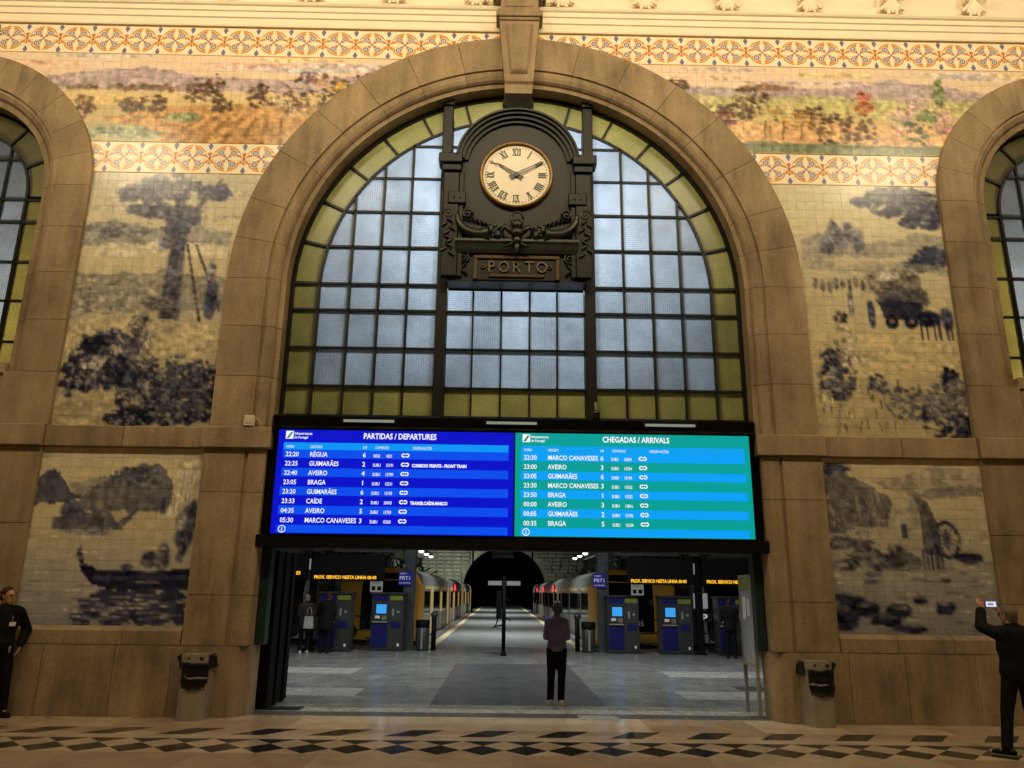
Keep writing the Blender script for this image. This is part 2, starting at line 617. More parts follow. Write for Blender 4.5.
def keystone(x):
    k = MB()
    prof = [(0.04, 9.93), (-0.14, 9.96), (-0.16, 10.12), (-0.20, 10.16), (-0.30, 11.30)]
    w = [0.23, 0.235, 0.24, 0.245, 0.345]
    vs = []
    for (y, z), ww in zip(prof, w):
        vs += [(x - ww, y, z), (x + ww, y, z)]
    for (y, z), ww in zip(prof, w):
        vs += [(x - ww, 0.44 if z < 10.14 else 0.035, z), (x + ww, 0.44 if z < 10.14 else 0.035, z)]
    n = len(prof)
    fs = []
    for i in range(n - 1):
        a = 2 * i; b = a + 2; c = 2 * n
        fs += [(a, a + 1, b + 1, b), (c + a, c + b, c + b + 1, c + a + 1), (a, b, c + b, c + a), (a + 1, c + a + 1, c + b + 1, b + 1)]
    fs += [(0, 2 * n, 2 * n + 1, 1), (2 * n - 2, 2 * n - 1, 4 * n - 1, 4 * n - 2)]
    k.add(vs, fs)
    o = k.build('keystone', M['stone'], wall)
    # raised field on its face
    f = MB()
    q = [(-0.15, 10.30, -0.225), (0.15, 10.30, -0.225), (0.235, 11.22, -0.325), (-0.235, 11.22, -0.325)]
    f.add([(x + a, y, z) for a, z, y in q] + [(x + a * 0.8, y - 0.035, z * 0.9 + 1.07) for a, z, y in q] +
          [(x, -0.285, 10.42), (x, -0.37, 11.15)],
          [(0, 1, 5, 4), (1, 2, 6, 5), (2, 3, 7, 6), (3, 0, 4, 7), (4, 5, 8), (5, 6, 9, 8), (6, 7, 9), (7, 4, 8, 9)])
    f.build('keystone_panel', M['stone'], o)
    c = MB()
    for z0, z1, ww, d in ((11.30, 11.36, 0.355, -0.33), (11.36, 11.46, 0.405, -0.36), (11.46, 11.53, 0.375, -0.34), (11.53, 11.74, 0.33, -0.32),
                          (11.74, 11.82, 0.40, -0.38), (11.82, 11.95, 0.47, -0.46)):
        c.box(x - ww, x + ww, d, 0.035, z0, z1, 0.012)
    c.build('keystone_capital', M['stone'], o)
    c2 = MB().box(x - 0.24, x + 0.24, -0.335, -0.31, 11.57, 11.71, 0.01)
    c2.build('capital_panel', M['stone'], o)


keystone(0.0)
for s in (-1, 1):
    x = s * 9.52
    c = MB()
    for z0, z1, ww, d in ((10.35, 11.0, 0.26, -0.22), (11.0, 11.10, 0.32, -0.28), (11.10, 11.24, 0.40, -0.36), (11.24, 11.34, 0.34, -0.3)):
        c.box(x - ww, x + ww, d, 0.035, z0, z1, 0.015)
    c.build('keystone', M['stone'], wall)

# entablature over the tiles, run as long mouldings, and its leaf brackets
prof = [(0.035, 11.285), (-0.04, 11.285), (-0.05, 11.31), (-0.05, 11.44), (-0.075, 11.455), (-0.075, 11.56), (-0.10, 11.575), (-0.10, 11.66),
        (-0.13, 11.675), (-0.15, 11.71), (-0.15, 11.73), (0.035, 11.73)]
MBc = [MB().prism(prof, x0, x1, 'x').build('cornice_moulding', M['plaster'], wall) for x0, x1 in ((-12.9, -0.5), (0.5, 12.9))]
MB().prism(prof, -0.5, 0.5, 'x').build('cornice_moulding', M['plaster'], wall)
MB().box(-12.9, 12.9, -0.05, 0.035, 11.73, 12.9).build('frieze_band', M['plaster'], wall)
MB().box(-12.9, 12.9, -0.75, 0.035, 12.9, 13.2, 0.04).build('cornice_shelf', M['plaster'], wall)
br = MB()
br.box(-0.13, 0.13, -0.16, -0.04, 12.02, 12.9, 0.02)
for k in range(7):
    a = R(-150 + k * 20)
    L = 0.25 if k % 2 == 0 else 0.19
    tip = (L * math.cos(a) * 0.9, -0.33, 11.95 + L * math.sin(a) * 0.9)
    br.cap((0, -0.12, 12.05), (tip[0], -0.14, tip[2]), 0.06, 0.03, n=8)
for s in (-1, 1):
    br.sph((s * 0.1, -0.26, 12.12), 0.07, 0.06, 0.07, 8, 6)
    br.sph((s * 0.16, -0.23, 12.02), 0.05, 0.05, 0.06, 8, 6)
brm = br.mesh('leaf_bracket')
brm.materials.append(M['plaster'])
for k in range(6):
    for s in (-1, 1):
        mesh_obj('leaf_bracket', brm, wall, (s * (0.76 + k * 1.475), 0, 0))

# ------------------------------------------------------------------ windows
YW = 0.37


def clip(poly, conv):
    out = poly
    n = len(conv)
    for i in range(n):
        a, b = conv[i], conv[(i + 1) % n]
        inp, out = out, []
        if not inp:
            return []
        side = lambda p: (b[0] - a[0]) * (p[1] - a[1]) - (b[1] - a[1]) * (p[0] - a[0])
        for k in range(len(inp)):
            p, q = inp[k - 1], inp[k]
            sp, sq = side(p), side(q)
            if sq >= 0:
                if sp < 0:
                    t = sp / (sp - sq); out.append((p[0] + t * (q[0] - p[0]), p[1] + t * (q[1] - p[1])))
                out.append(q)
            elif sp >= 0:
                t = sp / (sp - sq); out.append((p[0] + t * (q[0] - p[0]), p[1] + t * (q[1] - p[1])))
    return out


def area2(p):
    return abs(sum(p[i - 1][0] * p[i][1] - p[i][0] * p[i - 1][1] for i in range(len(p)))) / 2


def pane(poly, mat, parent, y=YW):
    if len(poly) < 3 or area2(poly) < 0.002:
        return
    o = MB().prism(poly, y - 0.006, y + 0.006, 'y').build('pane', M[mat], parent)
    o.data.materials.append(M['glass_back'])      # only the hall side of the sheet is rough
    for p in o.data.polygons:
        if p.normal.y > -0.5:
            p.material_index = 1


def bar(parent, x0, x1, z0, z1, d=0.05, name='glazing_bar'):
    MB().box(x0, x1, YW - d, YW + d, z0, z1).build(name, M['iron'], parent)


def arcbar(parent, cx, cz, r, w, a0, a1, d=0.05, n=36, name='glazing_bar'):
    mb = MB()
    p = arc(cx, cz, r + w / 2, a0, a1, n) + arc(cx, cz, r - w / 2, a1, a0, n)
    vs = [(x, YW - d, z) for x, z in p] + [(x, YW + d, z) for x, z in p]
    m = n + 1; T = 2 * m
    fs = []
    for i in range(n):
        o_, i_ = i, T - 1 - i
        fs += [(o_, o_ + 1, i_ - 1, i_), (T + o_, T + i_, T + i_ - 1, T + o_ + 1), (o_, T + o_, T + o_ + 1, o_ + 1), (i_, i_ - 1, T + i_ - 1, T + i_)]
    fs += [(0, T - 1, 2 * T - 1, T), (m - 1, T + m - 1, T + m, m)]
    mb.add(vs, fs)
    return mb.build(name, M['iron'], parent)


win = bpy.data.objects.new('window_1', None); col.objects.link(win); struct(win)
RYI = 3.24
XV = [1.30, 1.79, 2.26, 2.74, RYI]
ZH = [4.85, 5.49, 6.14, 6.60, 7.27, 7.92, 8.56, 9.19, 9.75]
ZB = 4.36
stad = [(-RYI, ZH[0]), (RYI, ZH[0])] + arc(0, ZS, RYI, 0, 180, 60)
g = 0.012
for s in (-1, 1):
    cols_ = [(a, b) for a, b in zip(XV, XV[1:])]
    for x0, x1 in cols_:
        xa, xb = sorted((s * x0, s * x1))
        for z0, z1 in zip(ZH, ZH[1:]):
            pane(clip([(xa + g, z0 + g), (xb - g, z0 + g), (xb - g, z1 - g), (xa + g, z1 - g)], stad), 'glass_white', win)
        pane([(xa + g, ZB), (xb - g, ZB), (xb - g, ZH[0] - g), (xa + g, ZH[0] - g)], 'glass_yellow', win)
    # amber side column
    for z0, z1 in zip([ZB] + ZH[:4], ZH[:4]):
        xa, xb = sorted((s * RYI, s * 3.67))
        pane([(xa + g, z0 + g), (xb - g, z0 + g), (xb - g, z1 - g), (xa + g, z1 - g)], 'glass_yellow', win)
    # amber ring
    angs = [3.9, 14.6, 27.1, 39.4, 51.7, 64.0, 76.4, 88.2]
    for a0, a1 in zip(angs, angs[1:]):
        aa, ab = 90 - s * a0 - s * 0.2, 90 - s * a1 + s * 0.2
        pane(arc(0, ZS, 3.67, aa, ab, 5) + arc(0, ZS, RYI, ab, aa, 5), 'glass_yellow', win)
    for a in angs:
        t = R(90 - s * a)
        mb = MB()
        c, sn = math.cos(t), math.sin(t)
        w = 0.02
        pts = [(r * c - k * w * sn, ZS + r * sn + k * w * c) for r, k in ((RYI, -1), (3.7, -1), (3.7, 1), (RYI, 1))]
        mb.prism(pts, YW - 0.045, YW + 0.045, 'y').build('glazing_bar', M['iron'], win)
    # bars
    for x in XV[1:-1]:
        zt = ZS + math.sqrt(RYI ** 2 - x * x)
        bar(win, s * x - 0.017, s * x + 0.017, ZB, zt)
    bar(win, s * RYI - 0.02, s * RYI + 0.02, ZB, ZS)
    for z in ZH[:-1]:
        xr = RYI if z <= ZS else math.sqrt(RYI ** 2 - (z - ZS) ** 2)
        if z <= 6.62:
            xr = 3.7
        xa, xb = sorted((s * 1.2, s * xr))
        bar(win, xa, xb, z - 0.018, z + 0.018)
    # the two thick mullions
    MB().box(s * 1.215 - 0.085, s * 1.215 + 0.085, YW - 0.16, YW + 0.12, 4.30, 10.0, 0.01).build('mullion', M['iron'], win)
    MB().box(s * 1.215 - 0.10, s * 1.215 + 0.10, YW - 0.2, YW - 0.1, 9.93, 10.06, 0.01).build('mullion_cap', M['iron'], win)
    MB().box(s * 3.685 - 0.035, s * 3.685 + 0.035, YW - 0.07, YW + 0.07, 4.30, ZS).build('window_frame', M['iron'], win)
pane(arc(0, ZS, 3.67, 86.3, 93.7, 4) + arc(0, ZS, RYI, 93.7, 86.3, 4), 'glass_green', win)
MB().box(-0.27, 0.27, YW - 0.12, YW + 0.02, 10.02, 10.16).build('window_frame', M['iron'], win)
# small lights between mullions over the clock
xs = [-1.13, -0.70, -0.24, 0.24, 0.70, 1.13]
for x0, x1 in zip(xs, xs[1:]):
    for z0, z1 in zip(ZH[6:], ZH[7:]):
        pane(clip([(x0 + g, z0 + g), (x1 - g, z0 + g), (x1 - g, z1 - g), (x0 + g, z1 - g)], stad), 'glass_white', win)
    bar(win, x0 - 0.015, x0 + 0.015, ZH[6], 9.7)
bar(win, -1.2, 1.2, ZH[7] - 0.017, ZH[7] + 0.017)
arcbar(win, 0, ZS, 3.685, 0.07, 0, 180, 0.07, 60, 'window_frame')
arcbar(win, 0, ZS, RYI, 0.04, 0, 180, 0.05, 60)
# middle lower light under the clock
XC = [-1.13, -0.70, -0.235, 0.23, 0.68, 1.13]
ZC = [ZB, 4.84, 5.49, 6.14, 6.53]
for i in range(5):
    for j in range(4):
        pane([(XC[i] + g, ZC[j] + g), (XC[i + 1] - g, ZC[j] + g), (XC[i + 1] - g, ZC[j + 1] - g), (XC[i] + g, ZC[j + 1] - g)],
             'glass_yellow' if j == 0 else 'glass_white', win)
for x in XC[1:-1]:
    bar(win, x - 0.014, x + 0.014, ZB, 6.53)
for z in ZC[1:-1]:
    bar(win, -1.15, 1.15, z - 0.014, z + 0.014)
MB().box(-3.72, 3.72, YW - 0.10, YW + 0.10, 4.28, 4.37).build('window_sill', M['iron'], win)

for wi, s in ((2, -1), (3, 1)):
    w = bpy.data.objects.new('window_%d' % wi, None); col.objects.link(w); struct(w)
    ri = 1.23
    st = [(s * SX - ri, 5.1), (s * SX + ri, 5.1)] + arc(s * SX, SZ, ri, 0, 180, 30)
    xs = [-ri, -0.82, -0.28, 0.28, 0.82, ri]
    zs = [5.07, 5.50, 6.20, 6.88, 7.60, 8.02, 8.78, 9.34]
    for x0, x1 in zip(xs, xs[1:]):
        for z0, z1 in zip(zs, zs[1:]):
            mt = 'glass_yellow' if z0 < 5.1 else 'glass_white'
            pl = [(s * SX + x0 + g, z0 + g), (s * SX + x1 - g, z0 + g), (s * SX + x1 - g, z1 - g), (s * SX + x0 + g, z1 - g)]
            pane(clip(pl, st), mt, w)
        if x0 > -ri:
            bar(w, s * SX + x0 - 0.018, s * SX + x0 + 0.018, 5.07, SZ + math.sqrt(ri * ri - x0 * x0))
    for t in (-1, 1):
        for z0, z1 in zip(zs[:5], zs[1:6]):
            xa, xb = sorted((s * SX + t * ri, s * SX + t * 1.64))
            pane([(xa + g, z0 + g), (xb - g, z0 + g), (xb - g, z1 - g), (xa + g, z1 - g)], 'glass_yellow', w)
        bar(w, s * SX + t * ri - 0.02, s * SX + t * ri + 0.02, 5.07, SZ)
        bar(w, s * SX + t * 1.64 - 0.03, s * SX + t * 1.64 + 0.03, 5.07, SZ)
    for k in range(7):
        a0, a1 = 180 * k / 7, 180 * (k + 1) / 7
        pane(arc(s * SX, SZ, 1.63, a0 + 0.4, a1 - 0.4, 6) + arc(s * SX, SZ, ri, a1 - 0.4, a0 + 0.4, 6), 'glass_yellow', w)
        if k:
            c, sn = math.cos(R(a0)), math.sin(R(a0))
            pts = [(s * SX + r * c - q * 0.02 * sn, SZ + r * sn + q * 0.02 * c) for r, q in ((ri, -1), (1.65, -1), (1.65, 1), (ri, 1))]
            MB().prism(pts, YW - 0.045, YW + 0.045, 'y').build('glazing_bar', M['iron'], w)
    arcbar(w, s * SX, SZ, 1.65, 0.06, 0, 180, 0.06, 40, 'window_frame')
    arcbar(w, s * SX, SZ, ri, 0.04, 0, 180, 0.05, 40)
    for z in zs[1:-1]:
        xr = 1.65 if z <= SZ else math.sqrt(ri ** 2 - (z - SZ) ** 2)
        bar(w, s * SX - xr, s * SX + xr, z - 0.017, z + 0.017)

# ------------------------------------------------------------------ clock
YC = 0.03    # face of the housing
ck = thing('station_clock', (0, 0.2, 6.55), 'tall dark green iron clock with round cream dial above the PORTO plate', 'clock')
L = lambda x, y, z: (x, y - 0.2, z - 6.55)


class LMB(MB):
    def build(self, name, mat, parent=None):
        self.v = [(x, y - 0.2, z - 6.55) for x, y, z in self.v]
        return super().build(name, mat, parent)


CX, CZ, CR = -0.02, 8.46, 0.615
hp = [(-1.13, 6.55), (1.13, 6.55), (1.13, 8.72)] + arc(0, 8.66, 0.98, 2, 178, 30) + [(-1.13, 8.72)]
LMB().prism(hp, YC, 0.33).build('housing', M['iron'], ck)
# arched pediment: three stepped rings on shoulders
for r0, r1, d in ((0.84, 0.90, 0.05), (0.90, 0.96, 0.10), (0.96, 1.01, 0.15), (1.01, 1.045, 0.19)):
    p = arc(0, 8.62, r1, 8, 172, 32) + arc(0, 8.62, r0, 172, 8, 32)
    mb = LMB()
    n = 33
    vs = [(x, YC - d, z) for x, z in p] + [(x, YC + 0.02, z) for x, z in p]
    T = 2 * n
    fs = []
    for i in range(n - 1):
        o_, i_ = i, T - 1 - i
        fs += [(o_, o_ + 1, i_ - 1, i_), (T + o_, T + i_, T + i_ - 1, T + o_ + 1), (o_, T + o_, T + o_ + 1, o_ + 1), (i_, i_ - 1, T + i_ - 1, T + i_)]
    fs += [(0, T - 1, 2 * T - 1, T), (n - 1, T + n - 1, T + n, n)]
    mb.add(vs, fs).build('pediment_moulding', M['iron'], ck)
for s in (-1, 1):
    b = LMB()
    b.box(s * 1.10 - 0.16, s * 1.10 + 0.16, YC - 0.12, YC + 0.1, 8.50, 8.62, 0.01)
    b.box(s * 1.12 - 0.2, s * 1.12 + 0.2, YC - 0.17, YC + 0.1, 8.62, 8.80, 0.015)
    b.build('shoulder_cornice', M['iron'], ck)
    b = LMB().box(s * 1.10 - 0.13, s * 1.10 + 0.13, YC - 0.07, YC + 0.05, 6.62, 8.5, 0.01)
    b.box(s * 0.93 - 0.04, s * 0.93 + 0.04, YC - 0.05, YC + 0.05, 6.62, 8.5, 0.01)
    b.build('pilaster', M['iron'], ck)
    b = LMB().box(s * 1.0 - 0.15, s * 1.0 + 0.15, YC - 0.1, YC, 7.90, 8.12, 0.015)
    for q in (-0.05, 0.05):
        b.sph((s * 1.0 + q, YC - 0.1, 8.0), 0.018)
    b.build('pilaster_block', M['iron'], ck)
    # scroll
    sc = LMB()
    for cx, cz, r, d in ((1.13, 7.72, 0.10, 1), (0.82, 7.72, 0.09, -1)):
        sc.tube([(s * (cx + d * r * (1 - t / 26) * math.cos(t * 0.42)), YC - 0.06, cz + r * (1 - t / 26) * math.sin(t * 0.42)) for t in range(24)], 0.022, 6)
    sc.build('scroll', M['iron_orn'], ck)
    # horn of plenty, ribbed, its mouth full of fruit
    h = LMB()
    pts, rs = [], []
    for k in range(15):
        t = k / 14
        a = R(175 + 95 * t)
        pts.append((s * (0.60 + 0.40 * (-math.cos(a)) if False else 0.56 - 0.42 * math.cos(a)), YC - 0.10, 7.68 + 0.36 * math.sin(a)))
        rs.append(0.025 + 0.085 * t + (0.008 if k % 2 else 0))
    pts.append((s * 0.44, YC - 0.13, 7.33)); rs.append(0.135)
    h.tube(pts, rs, 10)
    h.build('horn', M['iron_orn'], ck)
    fr = LMB()
    rnd = random.Random(4)
    for k in range(16):
        fr.sph((s * (0.37 + rnd.uniform(-0.09, 0.07)), YC - 0.14 + rnd.uniform(-0.06, 0.03), 7.34 + rnd.uniform(-0.1, 0.12)), rnd.uniform(0.03, 0.05), nu=8, nv=6)
    fr.build('fruit_cluster', M['iron_hi'], ck)
    lf = LMB()
    for k in range(9):
        x, z = 1.13 + 0.05 * math.sin(k * 2.1), 7.62 - k * 0.075
        lf.cap((s * x, YC - 0.07, z), (s * (x + 0.07 * (1 if k % 2 else -1)), YC - 0.11, z - 0.06), 0.035, 0.012, n=6)
    for k in range(6):
        lf.cap((s * (0.78 - 0.07 * k), YC, 7.62 - 0.02 * k), (s * (0.80 - 0.07 * k), YC - 0.07, 7.69 - 0.03 * k), 0.035, 0.012, n=6)
    lf.build('leaf_spray', M['iron_orn'], ck)
    sc = LMB()
    sc.tube([(s * (0.86 + 0.09 * (1 - t / 30) * math.cos(t * 0.4 + 2)), YC - 0.03, 6.95 + 0.09 * (1 - t / 30) * math.sin(t * 0.4 + 2)) for t in range(26)], 0.016, 6)
    sc.tube([(s * 0.82, YC - 0.03, 6.86), (s * 0.92, YC - 0.03, 6.76), (s * 0.80, YC - 0.03, 6.66)], 0.02, 6)
    sc.build('scroll', M['iron_orn'], ck)
# shelf under the horns
p = [(YC, 7.235), (YC - 0.17, 7.235), (YC - 0.17, 7.195), (YC - 0.13, 7.16), (YC - 0.10, 7.08), (YC - 0.06, 7.03), (YC, 7.03)]
LMB().prism(p, -1.0, 1.0, 'x').build('shelf', M['iron_hi'], ck)
mk = LMB()   # winged mask in the middle
mk.sph((0, YC - 0.2, 7.46), 0.09, 0.08, 0.10); mk.sph((0, YC - 0.2, 7.32), 0.11, 0.09, 0.10); mk.sph((0, YC - 0.21, 7.18), 0.07, 0.07, 0.09)
mk.cap((0, YC - 0.2, 7.1), (0, YC - 0.21, 6.98), 0.05, 0.02)
for s in (-1, 1):
    mk.tube([(0, YC - 0.15, 7.3), (s * 0.12, YC - 0.17, 7.38), (s * 0.2, YC - 0.17, 7.45), (s * 0.25, YC - 0.16, 7.37), (s * 0.21, YC - 0.15, 7.25)], [0.04, 0.05, 0.05, 0.035, 0.02], 7)
    mk.tube([(0, YC - 0.15, 7.22), (s * 0.1, YC - 0.18, 7.12), (s * 0.2, YC - 0.18, 7.09)], [0.04, 0.03, 0.015], 7)
mk.tube([(0.1 * math.cos(a), YC - 0.12, 7.62 + 0.12 * math.sin(a)) for a in [R(k * 24) for k in range(16)]], 0.02, 6)
mk.build('winged_mask', M['iron_orn'], ck)
# name plate
pl = LMB()
pl.box(-0.70, 0.70, YC - 0.02, YC + 0.01, 6.58, 7.0)
pl.build('name_plate', M['iron'], ck)
fr = LMB()
fr.box(-0.70, 0.70, YC - 0.05, YC - 0.01, 6.94, 7.0, 0.006)
fr.box(-0.70, -0.635, YC - 0.05, YC - 0.01, 6.58, 6.94, 0.006); fr.box(0.635, 0.70, YC - 0.05, YC - 0.01, 6.58, 6.94, 0.006)
fr.box(-0.45, 0.45, YC - 0.05, YC - 0.01, 6.62, 6.675, 0.006)
fr.build('plate_border', M['brass_dark'], ck)
tx = LMB()
for i, ch in enumerate('PORTO'):
    add_text(tx, ch, (i - 2) * 0.205, YC - 0.04, 6.70, 0.29, 'CENTER', 0.01, 0.0, 0.85)
for s in (-1, 1):
    tx.lathe([(0.022, -0.055), (0.035, -0.055), (0.035, -0.02), (0.022, -0.02)], (s * 0.54, YC, 6.80), 10, 'y', True, True)
tx.build('lettering', simple('dull_bronze', (96, 84, 58), 0.4, 0.5, var=0.2), ck)
# dial
LMB().lathe([(CR, -0.05), (CR + 0.005, 0.0), (CR + 0.005, 0.02), (CR - 0.06, 0.02), (CR - 0.06, -0.02), (CR - 0.045, -0.06), (CR - 0.02, -0.075)],
            (CX, YC - 0.02, CZ), 48, 'y', True, True).build('bezel', M['brass'], ck)
LMB().cyl((CX, YC - 0.045, CZ), CR - 0.05, 0.04, 'y', 48).build('dial', M['dial'], ck)
YD = YC - 0.049
dots = LMB()
for k in range(60):
    a = R(6 * k)
    r = 0.010 if k % 5 else 0.014
    dots.cyl((CX + 0.515 * math.sin(a), YD, CZ + 0.515 * math.cos(a)), r, 0.004, 'y', 6)
dots.build('minute_dots', M['numeral'], ck)


def quad(mb, pts, a, r):
    """polygon in numeral space (x across, y outward), placed at clock angle a"""
    q = []
    for x, y in pts:
        rr = r + y
        q.append((CX + rr * math.sin(a) + x * math.cos(a), CZ + rr * math.cos(a) - x * math.sin(a)))
    mb.prism(q, YD - 0.004, YD + 0.001, 'y')


H = 0.115
nums = ['XII', 'I', 'II', 'III', 'IIII', 'V', 'VI', 'VII', 'VIII', 'IX', 'X', 'XI']
W = {'I': 0.036, 'V': 0.078, 'X': 0.08}
for k, t in enumerate(nums):
    mb = LMB()
    a = R(30 * k)
    tot = sum(W[c] for c in t)
    x = -tot / 2
    for c in t:
        w = W[c]; m = x + w / 2
        if c == 'I':
            quad(mb, [(m - 0.010, 0), (m + 0.010, 0), (m + 0.010, H), (m - 0.010, H)], a, 0.375)
        elif c == 'V':
            quad(mb, [(x + 0.004, H), (x + 0.026, H), (m + 0.010, 0), (m - 0.010, 0)], a, 0.375)
            quad(mb, [(x + w - 0.014, H), (x + w - 0.005, H), (m + 0.008, 0), (m, 0)], a, 0.375)
        else:
            quad(mb, [(x + 0.004, H), (x + 0.026, H), (x + w - 0.004, 0), (x + w - 0.026, 0)], a, 0.375)
            quad(mb, [(x + w - 0.014, H), (x + w - 0.005, H), (x + 0.014, 0), (x + 0.005, 0)], a, 0.375)
        for z in (0, H):
            quad(mb, [(x + 0.002, z - 0.004), (x + w - 0.002, z - 0.004), (x + w - 0.002, z + 0.004), (x + 0.002, z + 0.004)], a, 0.375)
        x += w
    mb.build('numeral', M['numeral'], ck)


def hand(name, a, pts, y):
    c, s = math.cos(a), math.sin(a)
    q = [(CX + px * c + pz * s, CZ - px * s + pz * c) for px, pz in pts]
    return LMB().prism(q, y - 0.006, y, 'y').build(name, M['numeral'], ck)


def slim(name, a, L_, w, y):
    o = hand(name, a, [(-w, 0.05), (-w * 0.55, 0.05), (-w * 0.4, L_ * 0.7), (-0.012, L_ * 0.8), (0, L_), (-0.02, L_ * 0.8)][:0] or
             [(-w, 0), (w, 0), (0.03, -0.05), (0.045, -0.13), (0, -0.10), (-0.045, -0.13), (-0.03, -0.05)], y)
    for k in (-1, 1):
        h2 = hand('hand_blade', a, [(k * w, 0), (k * w * 0.5, 0), (k * 0.004, L_), (k * 0.016, L_ * 0.97)], y - 0.002)
        h2.parent = o
    tip = hand('hand_tip', a, [(-0.028, L_ * 0.72), (0.028, L_ * 0.72), (0, L_)], y - 0.003)
    tip.parent = o
    return o


slim('hour_hand', R(303), 0.36, 0.038, YD - 0.012)
slim('minute_hand', R(61.5), 0.515, 0.034, YD - 0.022)
LMB().cyl((CX, YD - 0.04, CZ), 0.04, 0.03, 'y', 14).build('hand_boss', M['numeral'], ck)

# ------------------------------------------------------------------ portal: lintel, ledge, jambs
struct(MB().box(-3.72, 3.72, 0.05, 0.52, 2.31, 4.29).build('trim_1', M['black']))
led = struct(MB().box(-3.66, 3.66, -0.16, 0.30, 4.06, 4.27, 0.03).build('trim_2', M['black_gloss']))
struct(MB().box(-3.76, 3.76, -0.10, 0.08, 2.30, 2.478, 0.01).build('trim_3', M['black']))
for i, s in enumerate((-1, 1)):
    j = MB().box(s * 3.78 - 0.05, s * 3.78 + 0.05, 0.02, 0.07, 2.5, 3.74)
    struct(j.build('trim_%d' % (4 + i), M['dark_steel']))
    j = MB().box(s * 3.66 - 0.07, s * 3.66 + 0.07, 0.20, 0.42, 0.93, 2.31, 0.008)
    struct(j.build('trim_%d' % (6 + i), M['green_steel']))
    struct(MB().box(s * 4.19 - 0.2, s * 4.19 + 0.2, 0.45, 1.0, 0, 2.6).build('wall_passage_%s' % ('left' if s < 0 else 'right'), M['joint']))
gt = thing('folding_gate', (-3.72, 0.55, 0), 'black folded shutter gate standing inside the left side of the passage', 'gate')
for k in range(5):
    y = 0.08 + 0.22 * k
    MB().box(-0.09 if k % 2 else -0.12, 0.10 if k % 2 else 0.13, y, y + 0.2, 0.02, 2.29, 0.01).build('gate_leaf', M['black'], gt)

# ------------------------------------------------------------------ departure and arrival boards
YSC = -0.12


